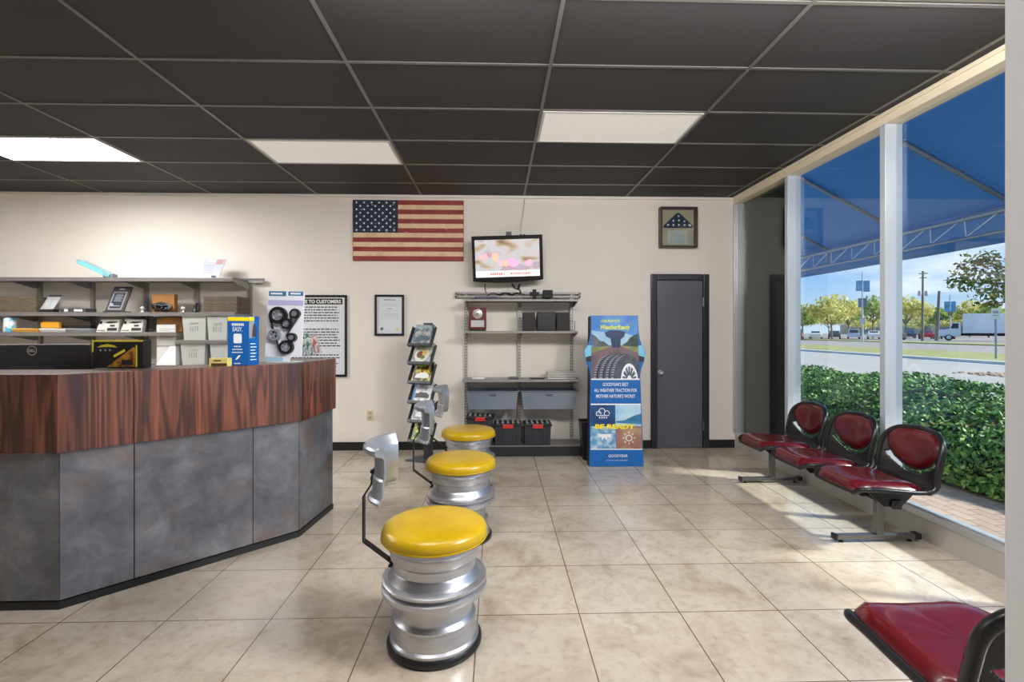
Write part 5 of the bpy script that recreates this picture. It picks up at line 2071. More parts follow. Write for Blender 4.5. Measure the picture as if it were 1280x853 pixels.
pd = mb.build('pages', M('pad_paper', c(206, 204, 200), .6), t)
mb = MB()
for k in range(12):
    x = l2.x + (r2.x - l2.x) * (k + .5) / 12
    mb.tube([(x + .012 * sin(a) * .2, YS + .066 + .012 * cos(a), at(200, 433, YS + .06).z + .012 * sin(a)) for a in [2 * pi * i / 10 for i in range(11)]], .0025, 5, False)
mb.build('spiral', M('spiral_metal', c(90, 90, 94), .3, .8), pd)
mb = MB()
for k in range(7): mb.rect(.03, .20 + k * .02, .20 - .03 * (k % 3), .206 + k * .02, (l2.x, YS + .06, z4 + .08), EX, EZ, .001)
mb.build('printed_lines', GREYP, pd)
# clear tubs
CLT = M('clear_tub', c(206, 208, 204), .25, alpha=.62)
for (x0, x1, yt, yb, zz, lab) in ((228, 257, 395.5, 425, z3r, 'clear tub on the upper of two shelves, beside the brown carton'),
                                  (259, 284, 397, 424, z3r, 'clear tub on the upper of two shelves, nearer the blue carton on the counter'),
                                  (226, 256, 430.5, 457, z4, 'clear tub on the lower shelf, beside the white magazine file'),
                                  (262.5, 288, 428.5, 457, z4, 'clear tub on the lower shelf, behind the little yellow box')):
    yf = YS + .02
    l, r = at(x0, 430, yf).x, at(x1, 430, yf).x
    if zz == z3r and x0 == 228:
        l = max(l, ups[1] - .25)
    h = at(x0, yt, yf).z - zz
    t = thing('clear_tub', lab, 'tub', ((l + r) / 2, yf + .1, zz), group='clear plastic tubs')
    mb = MB()
    i_ = .012
    mb.add([(l + i_, yf + i_, zz + .002), (r - i_, yf + i_, zz + .002), (r - i_, yf + .26, zz + .002), (l + i_, yf + .26, zz + .002), (l, yf, zz + h), (r, yf, zz + h), (r, yf + .27, zz + h), (l, yf + .27, zz + h)],
           [(3, 2, 1, 0), (0, 1, 5, 4), (1, 2, 6, 5), (2, 3, 7, 6), (3, 0, 4, 7)])
    mb.build('tub', CLT, t, solid=.004)
    mb = MB()
    mb.tube([(l, yf, zz + h), (r, yf, zz + h), (r, yf + .27, zz + h), (l, yf + .27, zz + h), (l, yf, zz + h)], .007, 6)
    mb.build('rim', M('tub_rim', c(214, 216, 212), .3), t)
    mb = MB()
    mb.box(l + .03, r - .03, yf + .03, yf + .24, zz + .004, zz + h * .36)
    mb.build('contents', M('tub_contents', c(196, 194, 188), .7, vary=(c(170, 168, 160), 10, .4, .6)), t)
    if x0 < 260:
        mb = MB()
        cx = (l + r) / 2
        mb.box(cx - .045, cx + .045, yf - .004, yf + .004, zz + h * .70, zz + h * .76)
        for k in range(4): mb.box(cx - .045 + k * .026, cx - .040 + k * .026, yf + .001, yf + .005, zz + h * .38, zz + h * .58)
        mb.build('label_marks', GREYP, t)

# ------------------------------------------------------------------ on and behind the counter
mo = at(44, 446, 3.12)
t = thing('computer_monitor', 'black computer monitor seen from behind at the counter', 'monitor', (mo.x, 3.12, .735))
mw = .345
zt = at(100, 430.5, 3.12).z
mb = MB()
mb.prism([(-mw, .93), (mw + .012, .93), (mw - .002, zt), (-mw + .004, zt)], (mo.x, 3.10, 0), EX, EZ, .035)
hs = mb.build('housing', M('monitor_black', c(44, 44, 48), .42), t, bevel=.006, seg=3)
mb = MB(); mb.prism(rrect(-.13, 1.0, .13, 1.20, .02), (mo.x, 3.075, 0), EX, EZ, .03)
mb.build('rear_cover', MATS['monitor_black'], t, bevel=.006)
mb = MB()
zl = at(44, 438.5, 3.1).z
for i in range(28):
    t0, t1 = 2 * pi * i / 28, 2 * pi * (i + 1) / 28
    mb.poly([(.029 * cos(t0), .029 * sin(t0)), (.029 * cos(t1), .029 * sin(t1)), (.0255 * cos(t1), .0255 * sin(t1)), (.0255 * cos(t0), .0255 * sin(t0))][::-1], (mo.x, 3.10, zl), EX, EZ, .0015)
mb.text('DELL', Vector((mo.x, 3.10, zl - .008)), EX, EZ, .016, .042, bold=.03, lift=.0015)
mb.build('badge', CHROME, hs)
mb = MB()
mb.box(mo.x - .03, mo.x + .03, 3.08, 3.10, .75, 1.05)
mb.prism(rrect(-.13, -.10, .13, .10, .03), (mo.x, 3.12, .747), EX, EY, .011)
mb.build('stand', BLACK, t)

# black and yellow carton
yf = 2.99
l, r = at(115, 460, yf), at(179, 425.5, yf)
t = thing('black_yellow_carton', 'black carton with yellow edging standing on the counter beside the monitor', 'carton', ((l.x + r.x) / 2, yf + .04, HT))
w_, H_ = r.x - l.x, r.z - HT
fo = Vector((l.x, yf, HT + .001))
mb = MB(); mb.box(l.x, r.x, yf, yf + .07, HT + .001, HT + H_)
cb = mb.build('carton', M('carton_black', c(22, 22, 24), .3), t, bevel=.002)
mb = MB()
mb.m = 0
for q in ([(0, .94), (1, .94), (1, 1), (0, 1)], [(.0, .03), (.035, .03), (.06, .94), (.0, .94)][0:0] or [(.0, .55), (.03, .60), (.04, .94), (0, .94)], [(.855, .04), (.885, .04), (.885, .82), (.855, .82)]):
    mb.poly([(x * w_, z * H_) for x, z in q], fo, EX, EZ, .001)
mb.poly([(x * w_, z * H_) for x, z in [(.10, .74), (.30, .76), (.50, .74), (.42, .82), (.30, .86), (.18, .82)]], fo, EX, EZ, .001)
mb.m = 1
mb.poly([(x * w_, z * H_) for x, z in [(.30, .05), (.845, .05), (.845, .74), (.80, .74)]], fo, EX, EZ, .001)
mb.m = 0
mb.poly([(x * w_, z * H_) for x, z in [(.44, .38), (.66, .60), (.64, .68), (.42, .46)]], fo, EX, EZ, .0022)
mb.m = 2
mb.poly([(x * w_, z * H_) for x, z in [(.58, .12), (.80, .12), (.80, .30), (.58, .30)]], fo, EX, EZ, .0022)
mb.poly([(x * w_, z * H_) for x, z in [(.05, .04), (.20, .04), (.78, .80), (.70, .84)]], fo, EX, EZ, .0016)
mb.m = 3
for k in range(3): mb.poly([(w_ * (.17 + k * .09) + .006 * cos(a), H_ * .64 + .006 * sin(a)) for a in [2 * pi * i / 8 for i in range(8)]], fo, EX, EZ, .001)
mb.build('carton_print', [M('carton_yellow', c(206, 192, 52), .4), M('carton_amber', c(176, 122, 34), .4, vary=(c(92, 60, 22), 22, .4, .6)), M('carton_dark', c(30, 26, 24), .4), P_RUBL], cb)

# little yellow box
yf = 3.10
l, r = at(261, 458, yf), at(284.5, 448, yf)
cx = (l.x + r.x) / 2
t = thing('yellow_box', 'little pale yellow box lying on the counter edge beside the blue carton', 'box', (cx, yf + .02, HT))
MB().box(l.x, r.x, yf, yf + .05, HT + .001, r.z).build('box', M('pale_yellow_print', c(226, 210, 130), .4), t, bevel=.002)
mb = MB()
mb.poly(rrect(.014, .004, r.x - l.x - .004, .022, .006), (l.x, yf, HT), EX, EZ, .001)
mb.rect(.03, .034, .075, .042, (l.x, yf, HT), EX, EZ, .001)
mb.build('dark_band', M('band_brown', c(86, 60, 40), .4), t)

# blue carton
bl = at(297, 457, 3.22)
BA = radians(20)
l = at(284.5, 457, 3.20); m_ = at(311, 457, 3.22); r = at(323.5, 456, 3.30)
H_ = at(297, 395.5, 3.21).z - HT
t = thing('blue_carton', 'tall bright blue carton with a yellow top band on the counter', 'carton', ((l.x + r.x) / 2, 3.25, HT))
z0 = HT + .001
ring = [(l.x, l.y), (m_.x, m_.y), (r.x + .002, r.y), (l.x + (r.x - m_.x) + .004, l.y + (r.y - m_.y))]
mb = MB()
mb.add([(x, y, z0) for x, y in ring] + [(x, y, z0 + H_) for x, y in ring], [(3, 2, 1, 0), (4, 5, 6, 7), (0, 1, 5, 4), (1, 2, 6, 5), (2, 3, 7, 6), (3, 0, 4, 7)])
cb = mb.build('carton', BLUE, t, bevel=.0015)
fx = (m_ - l); W1 = fx.length; fx.normalize()
sx_ = Vector((r.x - m_.x, r.y - m_.y, 0)); W2 = sx_.length; sx_.normalize()
f0, s0 = Vector((l.x, l.y, z0)), Vector((m_.x, m_.y, z0))
mb = MB()
mb.rect(.001, H_ * .905, W1 - .001, H_ * .985, f0, fx, EZ, .001)
mb.rect(.001, H_ * .905, W2 - .001, H_ * .985, s0, sx_, EZ, .001)
mb.build('yellow_band', YEL, cb)
mb = MB()
mb.text('BUYING', f0 + fx * W1 * .47 + EZ * H_ * .80, fx, EZ, H_ * .055, W1 * .52, bold=.04, lift=.0015) if False else None
for k in range(7): mb.rect(W1 * (.20 + k * .083), H_ * .805, W1 * (.265 + k * .083), H_ * .855, f0, fx, EZ, .0015)
mb.text('EASY.', f0 + fx * W1 * .47 + EZ * H_ * .695, fx, EZ, H_ * .085, W1 * .46, bold=.015, lift=.0015)
for (zz, ww) in ((.375, .34), (.315, .48), (.255, .52), (.03, .30)):
    n = max(3, int(ww * 14)); 
    for k in range(n): mb.rect(W1 * (.47 - ww / 2 + ww * k / n), H_ * zz, W1 * (.47 - ww / 2 + ww * (k + .75) / n), H_ * (zz + .022), f0, fx, EZ, .0015)
mb.poly([(W1 * .36, H_ * .11), (W1 * .48, H_ * .13), (W1 * .62, H_ * .21), (W1 * .5, H_ * .2), (W1 * .44, H_ * .17)], f0, fx, EZ, .0015)
mb.poly([(x, z) for x, z in rrect(W1 * .28, H_ * .45, W1 * .67, H_ * .645, .008)], f0, fx, EZ, .0012)
for k in range(6): mb.rect(W2 * .15, H_ * (.10 + k * .065), W2 * (.75 - .12 * (k % 2)), H_ * (.118 + k * .065), s0, sx_, EZ, .0015)
mb.build('white_lettering', P_WHITE, cb)
mb = MB()
mb.m = 0
mb.rect(.002, H_ * .55, W2 - .002, H_ * .90, s0, sx_, EZ, .001)
mb.m = 1
mb.poly([(W2 * .30, H_ * .56), (W2 * .78, H_ * .60), (W2 * .74, H_ * .74), (W2 * .60, H_ * .84), (W2 * .45, H_ * .84), (W2 * .34, H_ * .72)], s0, sx_, EZ, .002)
mb.build('side_picture', [M('side_grey', c(150, 154, 156), .5), M('side_dark', c(64, 62, 70), .5)], cb)

# belt display card on its clear stand
yf = 3.52
l, r = at(331, 446, yf), at(377, 363, yf)
t = thing('belt_display', 'white display card with small black pulleys and a belt on the counter', 'display', ((l.x + r.x) / 2, yf + .05, HT))
zb = l.z
w_, H_ = r.x - l.x, r.z - zb
ca = Matrix.Translation((l.x, yf, zb)) @ Matrix.Rotation(radians(-4), 4, 'X') @ Matrix.Rotation(radians(1.0), 4, 'Y')
mb = MB(); mb.M = ca
mb.box(0, w_, 0, .012, 0, H_)
cb = mb.build('card', M('belt_card', c(224, 226, 234), .4), t, bevel=.002)
mb = MB(); mb.M = ca
mb.m = 0
mb.rect(.03 * w_, H_ * .92, w_ * .50, H_ * .995, (0, 0, 0), EX, EZ, .001)
mb.rect(.56 * w_, H_ * .93, w_ * .97, H_ * .995, (0, 0, 0), EX, EZ, .001)
mb.m = 1
mb.rect(.02 * w_, H_ * .78, w_ * .98, H_ * .86, (0, 0, 0), EX, EZ, .001)
mb.m = 2
mb.rect(.08 * w_, H_ * .945, w_ * .40, H_ * .97, (0, 0, 0), EX, EZ, .002)
mb.rect(.62 * w_, H_ * .95, w_ * .9, H_ * .975, (0, 0, 0), EX, EZ, .002)
mb.build('card_print', [M('teal_print', c(58, 116, 156), .4), M('lilac_band', c(176, 174, 212), .4), P_WHITE], cb)
rb = MB(); rb.M = ca
rb.m = 0
pul = [(.34, .625, .060, 0), (.80, .655, .034, 0), (.585, .50, .037, 0), (.745, .295, .031, 0), (.60, .145, .049, 0), (.27, .33, .042, 0)]
for i, (u, v, R, _) in enumerate(pul):
    pm = MB(); pm.M = ca
    pm.m = 0
    pm.lathe([(R * .62, -.034), (R * .98, -.034), (R, -.031), (R * .93, -.024), (R * .93, -.012), (R, -.005), (R, 0), (R * .3, 0)], u * w_, 0, v * H_, 28, axis='Y')
    pm.m = 1
    pm.lathe([(0, -.030), (R * .20, -.030), (R * .24, -.024), (R * .24, -.012), (R * .62, -.010), (R * .62, -.033)], u * w_, 0, v * H_, 24, axis='Y')
    for k in range(5):
        a = 2 * pi * k / 5
        pm.prism([(R * .2 * cos(a) - R * .08 * sin(a), R * .2 * sin(a) + R * .08 * cos(a)), (R * .2 * cos(a) + R * .08 * sin(a), R * .2 * sin(a) - R * .08 * cos(a)),
                  (R * .65 * cos(a) + R * .08 * sin(a), R * .65 * sin(a) - R * .08 * cos(a)), (R * .65 * cos(a) - R * .08 * sin(a), R * .65 * sin(a) + R * .08 * cos(a))], (u * w_, -.028, v * H_), EX, EZ, .010)
    p_ = pm.build('pulley', [BLACK, M('pulley_silver', c(196, 198, 204), .3, .7)] if i != 5 else [M('pulley_grey', c(150, 152, 158), .35, .3), MATS['pulley_silver'] if 'pulley_silver' in MATS else CHROME], cb, smooth=40)
q2 = lambda i, a: Vector((pul[i][0] * w_ + pul[i][2] * cos(a), -.018, pul[i][1] * H_ + pul[i][2] * sin(a)))
rb.bar([q2(0, pi * .98), q2(0, pi * 1.1), q2(4, pi * 1.08), q2(4, pi * 1.3), q2(4, pi * 1.6), q2(4, pi * 1.9), q2(3, -.1 * pi)][0:4], .020, .006, EY)
rb.bar([q2(1, -.05 * pi), q2(3, .92 * pi) + Vector((-.012, 0, 0))], .020, .006, EY)
rb.bar([q2(0, -.15 * pi), q2(2, pi * 1.0), q2(2, pi * 1.3), q2(2, pi * 1.6), q2(2, -.12 * pi), q2(1, pi * .95)], .020, .006, EY)
rb.build('belt', BLACK, cb)
mb = MB()
cx = (l.x + r.x) / 2
mb.box(cx + .005, cx + .035, yf + .014, yf + .020, HT + .001, zb + .12)
mb.box(cx - .10, cx + .10, yf - .04, yf + .10, HT + .001, HT + .006)
mb.box(cx - .01, cx + .05, yf - .01, yf - .004, HT + .006, zb + .01)
mb.build('clear_stand', M('stand_white', c(214, 216, 218), .25), t)
mb = MB(); mb.box(l.x + .01, l.x + .13, yf - .012, yf - .004, HT + .007, zb - .006)
mb.build('blue_leaflet', M('pale_blue_leaflet', c(150, 186, 204), .5), t)
# brochure holder with leaflets
yf = 3.72
l, r = at(380, 450, yf), at(401, 405, yf)
t = thing('leaflet_holder', 'clear tilted holder at the counter end', 'holder', ((l.x + r.x) / 2, yf + .05, HT))
hm = Matrix.Translation(((l.x + r.x) / 2 - .01, yf, HT + .002)) @ Matrix.Rotation(radians(-12), 4, 'X') @ Matrix.Rotation(radians(-19), 4, 'Y')
mb = MB(); mb.M = hm
mb.box(-.055, .075, .05, .054, 0.042, .235)
mb.box(-.055, .075, 0, .004, 0.042, .13)
mb.box(-.059, -.055, .004, .05, 0.042, .17)
mb.box(.075, .079, .004, .05, 0.042, .17)
mb.build('clear_case', ACRYLIC, t)
mb = MB(); mb.M = hm; mb.M = Matrix.Translation(((l.x + r.x) / 2 - .01, yf, HT + .002))
mb.box(-.05, .09, .0, .07, 0, .016)
mb.build('foot', ACRYLIC, t)
for k, (dx, hh, cc, lab) in enumerate(((-.050, .245, c(36, 40, 44), 'dark leaflet standing in the clear holder at the counter end'), (-.014, .215, c(70, 120, 92), 'green leaflet standing in the clear holder at the counter end'),
                                       (.028, .185, c(186, 84, 84), 'red and white leaflet standing in the clear holder at the counter end'))):
    mb = MB(); mb.M = hm
    mb.box(dx, dx + .040, .010 + .012 * k, .018 + .012 * k, .050, hh)
    tag(mb.build('leaflet', mat_print('leaflet_%d' % k, [cc, cc, c(222, 224, 224), cc], 18), None), lab, 'leaflet', 'leaflets in the clear holder')

# ------------------------------------------------------------------ outdoors
ZG = -.10
struct(MB().box(XR + .16, 6.9, -14, 60, ZG - .2, ZG), 'pavement', PAVE, 'brick paved walk outside the shop windows', 'pavement')
ASPH = M('pale_asphalt', c(172, 164, 156), .9, spec=.1, vary=(c(164, 158, 152), 1.2, .4, .7, (1, .15, 1)), bump=(90, .1))
ASPH2 = M('brown_asphalt', c(156, 146, 140), .9, spec=.1, vary=(c(146, 138, 132), 1.0, .4, .7, (1, .2, 1)))
CONC = M('kerb_concrete', c(196, 192, 186), .85)
LAWN = M('dry_lawn', c(134, 136, 74), .9, vary=(c(164, 154, 98), 1.4, .4, .7), bump=(60, .3))
struct(MB().box(6.9, 22.2, -40, 160, ZG - .22, ZG - .02), 'road', ASPH, 'pale asphalt street beyond the hedge', 'road')
mb = MB()
mb.box(22.2, 22.75, -40, 160, ZG - .22, ZG + .13)
mb.box(21.6, 22.2, -40, 160, ZG - .22, ZG - .005)
struct(mb, 'kerb', CONC, 'pale concrete kerb along the far side of the street', 'kerb', bevel=.03)
struct(MB().box(22.75, 31.5, -40, 180, ZG - .22, ZG + .08), 'lawn', LAWN, 'narrow grass strip between the two streets', 'grass')
struct(MB().box(31.5, 48.5, -60, 200, ZG - .22, ZG - .01), 'road', ASPH2, 'browner second street beyond the grass strip', 'road')
struct(MB().box(48.5, 53, -60, 220, ZG - .22, ZG + .10), 'lawn', LAWN, 'grass verge in front of the parked cars', 'grass')
struct(MB().box(53, 150, -60, 260, ZG - .22, ZG - .0), 'parking_ground', ASPH2, 'asphalt parking area under the far trees', 'ground')

# awning -----------------------------------------------------------
AW = mat_translucent('awning_fabric', c(92, 136, 180), c(100, 148, 190), .45)
PIPE = M('galvanised_pipe', c(132, 146, 162), .4, .6)
aw = thing('awning', 'big blue fabric awning on a pipe frame outside the windows', 'awning', (XR + .2, 4, 2.2))
X0, X1, Z0, Z1, ZV = XR + .10, 5.02, 3.70, 2.66, 2.285
YA, YE = -3.0, 12.5
mb = MB()
n = 24


def awf(u, v):
    y = YA + (YE - YA) * v
    return (X0 + (X1 - X0) * u, y, Z0 + (Z1 - Z0) * u - .035 * sin(pi * u) + .012 * cos((y - 4.58) / 1.35 * 2 * pi) * sin(pi * u))


mb.grid(awf, 10, 90)
mb.build('canopy_sheet', AW, aw, smooth=60, solid=.004)
mb = MB()
mb.grid(lambda u, v: (X1 + .012 * sin(v * 60), YA + (YE - YA) * v, Z1 - (Z1 - ZV) * u + .0), 4, 120)
mb.build('valance', AW, aw, smooth=60, solid=.004)
mb = MB()
mb.grid(lambda u, v: (X0 + (X1 - X0) * u, YE, (ZV if v == 0 else Z0 + (Z1 - Z0) * u)), 6, 1)
mb.build('end_cloth', AW, aw, solid=.004)
mb = MB()
mb.tube([(X1 - .06, YA, Z1 - .06), (X1 - .06, YE, Z1 - .06)], .026, 10)
mb.build('front_pipe', PIPE, aw, smooth=60)
mb = MB()
mb.tube([(X1 - .10, YA, ZV + .10), (X1 - .10, YE, ZV + .10)], .020, 10)
mb.build('lower_pipe', PIPE, aw, smooth=60)
k = 0
for i in range(-5, 6):
    y = 4.58 + 1.35 * i
    if not YA < y < YE: continue
    mb = MB()
    mb.tube([(X0, y, Z0 - .05), (X1 - .06, y, Z1 - .05)], .024, 10)
    for q in range(1, 7):
        f = q / 7
        mb.tube([(X0 + (X1 - .06 - X0) * (f - .006), y, Z0 - .05 + (Z1 - Z0) * (f - .006)), (X0 + (X1 - .06 - X0) * (f + .006), y, Z0 - .05 + (Z1 - Z0) * (f + .006))], .031, 10)
    mb.build('rafter', PIPE, aw, smooth=60)
    mb = MB()
    mb.tube([(X1 - .06, y, Z1 - .06), (X1 - .10, y, ZV + .10)], .018, 8)
    mb.build('strut', PIPE, aw, smooth=60)
mb = MB()
y = YA + .2
while y < YE - .6:
    mb.tube([(X1 - .06, y, Z1 - .07), (X1 - .09, y + .28, ZV + .13), (X1 - .10, y + .30, ZV + .10)], .006, 5)
    mb.tube([(X1 - .10, y + .30, ZV + .10), (X1 - .06, y + .36, Z1 - .08)], .006, 5)
    y += .42
mb.build('lacing', M('lacing_white', c(214, 220, 228), .5), aw)

# hedge --------------------------------------------------------------
rng = random.Random(31)
hx0, hx1, hz1, hy0, hy1 = 4.30, 6.60, .64, 1.2, 13.0
hg = thing('hedge', 'clipped leafy green hedge outside the shop windows', 'hedge', ((hx0 + hx1) / 2, 6, ZG))
HP = [(4.42, ZG), (4.50, .08), (4.72, .30), (5.05, .47), (5.45, .59), (5.95, .65), (6.45, .62), (6.62, .40), (6.68, ZG)]


def hprof(q):
    q = min(max(q, 0), .9999) * (len(HP) - 1)
    i = int(q)
    f = q - i
    return HP[i][0] + (HP[i + 1][0] - HP[i][0]) * f, HP[i][1] + (HP[i + 1][1] - HP[i][1]) * f


mb = MB()


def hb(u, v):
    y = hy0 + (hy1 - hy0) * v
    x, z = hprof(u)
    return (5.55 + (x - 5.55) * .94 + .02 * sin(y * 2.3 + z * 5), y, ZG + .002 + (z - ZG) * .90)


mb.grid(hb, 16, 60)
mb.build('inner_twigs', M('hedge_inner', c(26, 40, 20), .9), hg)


def hedge_pt():
    y = rng.uniform(hy0, hy1) if rng.random() < .35 else rng.uniform(2.6, 10.5)
    q = rng.random() ** 1.25
    x, z = hprof(.02 + .90 * q)
    x2, z2_ = hprof(.04 + .90 * q)
    nx, nz = -(z2_ - z), (x2 - x)
    L_ = math.hypot(nx, nz) or 1
    nx, nz = nx / L_, nz / L_
    off = .05 * sin(y * 2.1 + x) + .035 * sin(y * 5.3 + 1 + x * 3) + .04 * sin(y * 1.1) + rng.uniform(-.06, .06)
    return (x + nx * off, y, max(ZG + .02, z + nz * off)), (nx, 0, nz)


mb = MB()
mb.leaves(rng, hedge_pt, 38000, .034, 4)
mb.build('leaves', FOLIAGE, hg)


# trees --------------------------------------------------------------
def foliage_mats(name, cols):
    return [mat_translucent('%s_%d' % (name, i), cc, cc, .35) for i, cc in enumerate(cols)]


GOLD = foliage_mats('golden_leaf', [c(206, 198, 108), c(224, 214, 136), c(178, 178, 88), c(234, 226, 160)])
GREEN = foliage_mats('green_leaf', [c(140, 166, 86), c(168, 186, 102), c(112, 138, 72), c(190, 196, 118)])
NEARL = foliage_mats('near_leaf', [c(96, 116, 52), c(70, 92, 44), c(128, 140, 70), c(150, 146, 84)])


def tree(base, h, blobs, nl, size, mats, label, seed, group='trees beyond the street', trunk=.16, cat='tree', bare=.0):
    rg = random.Random(seed)
    t = thing('street_tree', label, cat, base, group=group)
    B = Vector(base)
    mb = MB()
    fork = B + Vector((rg.uniform(-.1, .1), rg.uniform(-.1, .1), h * .34))
    mb.tube([B, B + (fork - B) * .5 + Vector((.05, .05, 0)), fork], [trunk, trunk * .85, trunk * .7], 7)
    for (bx, by, bz, r, rz) in blobs:
        e = B + Vector((bx, by, bz))
        mb.tube([fork - Vector((0, 0, .1)), fork.lerp(e, .55) + Vector((rg.uniform(-.2, .2), rg.uniform(-.2, .2), .25)), e], [trunk * .5, trunk * .34, trunk * .12], 5)
        for _ in range(3):
            a = e + Vector((rg.uniform(-r, r), rg.uniform(-r, r), rg.uniform(-rz, rz))) * .8
            mb.tube([e, a], [trunk * .14, trunk * .05], 4)
    mb.build('trunk', BARK, t, smooth=60)
    tot = sum(b[3] ** 2 * b[4] for b in blobs)

    def f():
        q = rg.random() * tot
        for b in blobs:
            q -= b[3] ** 2 * b[4]
            if q <= 0: break
        d = Vector((rg.gauss(0, 1), rg.gauss(0, 1), rg.gauss(0, 1))).normalized()
        k = rg.random() ** .45
        return B + Vector((b[0] + d.x * b[3] * k, b[1] + d.y * b[3] * k, b[2] + d.z * b[4] * k)), d
    mb = MB()
    mb.leaves(rg, f, nl, size, len(mats))
    mb.build('crown', mats, t)
    return t


def gnd(x, t):
    """ground point in the picture column x at camera distance t"""
    u = (x - 640) / F
    return Vector((t * (_s + u * _c), t * (_c - u * _s), ZG + .05))


def far_tree(x, t, ytop, wpx, mats, label, seed, n=900):
    b = gnd(x, t)
    h = CAMH + t * (HOR - ytop) / F - ZG
    R = wpx / F * t / 2
    bl = [(0, 0, h * .74, R * .62, h * .24)]
    rg = random.Random(seed)
    for k in range(6):
        a = 2 * pi * k / 6 + rg.random()
        bl.append((R * .58 * cos(a), R * .58 * sin(a), h * rg.uniform(.52, .74), R * .46, h * .17))
    tree(b, h, bl, n, t * .0042, mats, label, seed)


far_tree(1040, 76, 366, 66, GOLD, 'broad pale yellow-green tree between the window post and the banner lamp post', 1, 1500)
far_tree(1003, 90, 379, 34, GREEN, 'small green tree by the far red vehicle, nearest the window post', 2, 700)
far_tree(1061, 97, 376, 36, GREEN, 'green tree just behind the banner lamp post', 3, 700)
far_tree(1091, 89, 368, 40, GREEN, 'dark green tree half hidden by the middle window post', 4, 800)
far_tree(1132, 80, 368, 58, GOLD, 'broad golden tree beside the tall utility pole', 5, 1500)
far_tree(1172, 100, 383, 34, GREEN, 'green tree behind the leaning wooden pole', 6, 700)
far_tree(1212, 108, 374, 46, GOLD, 'golden tree rising behind the white truck cab', 7, 900)
far_tree(1236, 97, 378, 40, GREEN, 'green tree rising behind the white truck box', 8, 800)

# leafy branchy tree close on the near side of the street
nb = Vector((13.6, 11.0, ZG + .03))
tree(nb, 5.6, [(-1.15, 1.3, 2.95, .75, .50), (-.8, 1.3, 2.45, .6, .36), (-1.65, 1.4, 2.72, .42, .26), (-1.35, 1.2, 3.25, .5, .28), (-1.0, 1.4, 2.15, .35, .18), (.2, .5, 3.6, .9, .6), (.6, 1.2, 2.7, .7, .45), (.1, .3, 4.4, 1.1, .8), (1.0, .2, 3.5, 1.0, .7)], 3400, .075, NEARL,
     'leafy tree overhanging the street near the pale post', 17, group=None, trunk=.11)

# hazy far side of the car park: pale low building and tree mass
rg = random.Random(77)
bd = thing('far_building', 'pale low building behind the far parked cars', 'building', (142, 110, ZG))
mb = MB(); mb.box(134, 148, 40, 190, ZG, 3.4)
mb.build('wall', M('pale_stucco', c(206, 190, 158), .8, vary=(c(190, 172, 140), .25, .4, .7)), bd)
mb = MB()
y = 44
while y < 186:
    mb.box(133.9, 134, y, y + 3.4, .8, 2.4)
    y += 6.2
mb.build('window_row', M('far_window', c(120, 130, 140), .3), bd)
mb = MB(); mb.box(133.6, 148.4, 39.6, 190.4, 3.4, 3.9)
mb.build('roof_edge', M('pale_roof', c(220, 214, 202), .8), bd)
for k in range(7):
    x = 996 + k * 40
    far_tree(x, 118 + 12 * (k % 2), 393 - 3 * (k % 2), 46, GOLD if k % 3 else GREEN, 'hazy pale tree among the far trees behind the parked cars', 40 + k, 420)


# parked vehicles ------------------------------------------------------
TYRE = M('tyre_rubber', c(28, 28, 30), .8)
CARGL = M('car_glass', c(50, 60, 70), .1)


def car(x, t, col, label, suv=False, rz=None):
    p = gnd(x, t); p.z = ZG + .0
    u = (x - 640) / F
    rz = pi / 2 - .62 if rz is None else rz
    cr = thing('parked_car', label, 'car', p, rz, 'cars parked under the far trees')
    R = WM[cr]
    pm = M('car_paint_%d_%d_%d' % tuple(int(v * 255) for v in col[:3]), col, .25, coat=.6)
    L, H = (2.25, 1.72 if suv else 1.42)
    low = .34
    mb = MB(); mb.M = R
    body = [(-L, low), (L, low), (L, .78), (L - .15, .92), (1.15, .98), (-1.5, 1.02), (-L + .05, .95), (-L, .7)]
    mb.prism(body, (0, -.87, 0), EX, EZ, 1.74)
    if suv: cab = [(1.25, .96), (.65, H), (-1.9, H), (-2.15, .98)]
    else: cab = [(1.15, .96), (.45, H), (-.85, H), (-1.65, 1.0)]
    mb.prism(cab, (0, -.74, 0), EX, EZ, 1.48)
    mb.build('body', pm, cr, bevel=.05)
    mb = MB(); mb.M = R
    gl = [(cab[0][0] - .22, 1.02), (cab[1][0] - .04, H - .10), (cab[2][0] + .10, H - .10), (cab[3][0] + .30, 1.04)]
    mb.prism(gl, (0, -.755, 0), EX, EZ, 1.51)
    fx_ = [cab[0], cab[1], cab[2], cab[3]]
    for (p0, p1, dx_) in ((cab[0], cab[1], .012), (cab[3], cab[2], -.012)):
        a0 = (p0[0] + (p1[0] - p0[0]) * .14 + dx_, p0[1] + (p1[1] - p0[1]) * .14); a1 = (p0[0] + (p1[0] - p0[0]) * .86 + dx_, p0[1] + (p1[1] - p0[1]) * .86)
        mb.add([(a0[0], -.64, a0[1]), (a0[0], .64, a0[1]), (a1[0], .60, a1[1]), (a1[0], -.60, a1[1])], [(0, 1, 2, 3)])
    mb.build('windows', CARGL, cr)
    for wx in (-1.38, 1.38):
        for sy in (-1, 1):
            mb = MB(); mb.M = R
            mb.lathe([(0, -.11), (.26, -.11), (.33, -.08), (.33, .08), (.26, .11), (0, .11)], wx, sy * .80, .33, 14, axis='Y')
            mb.build('wheel', TYRE, cr)


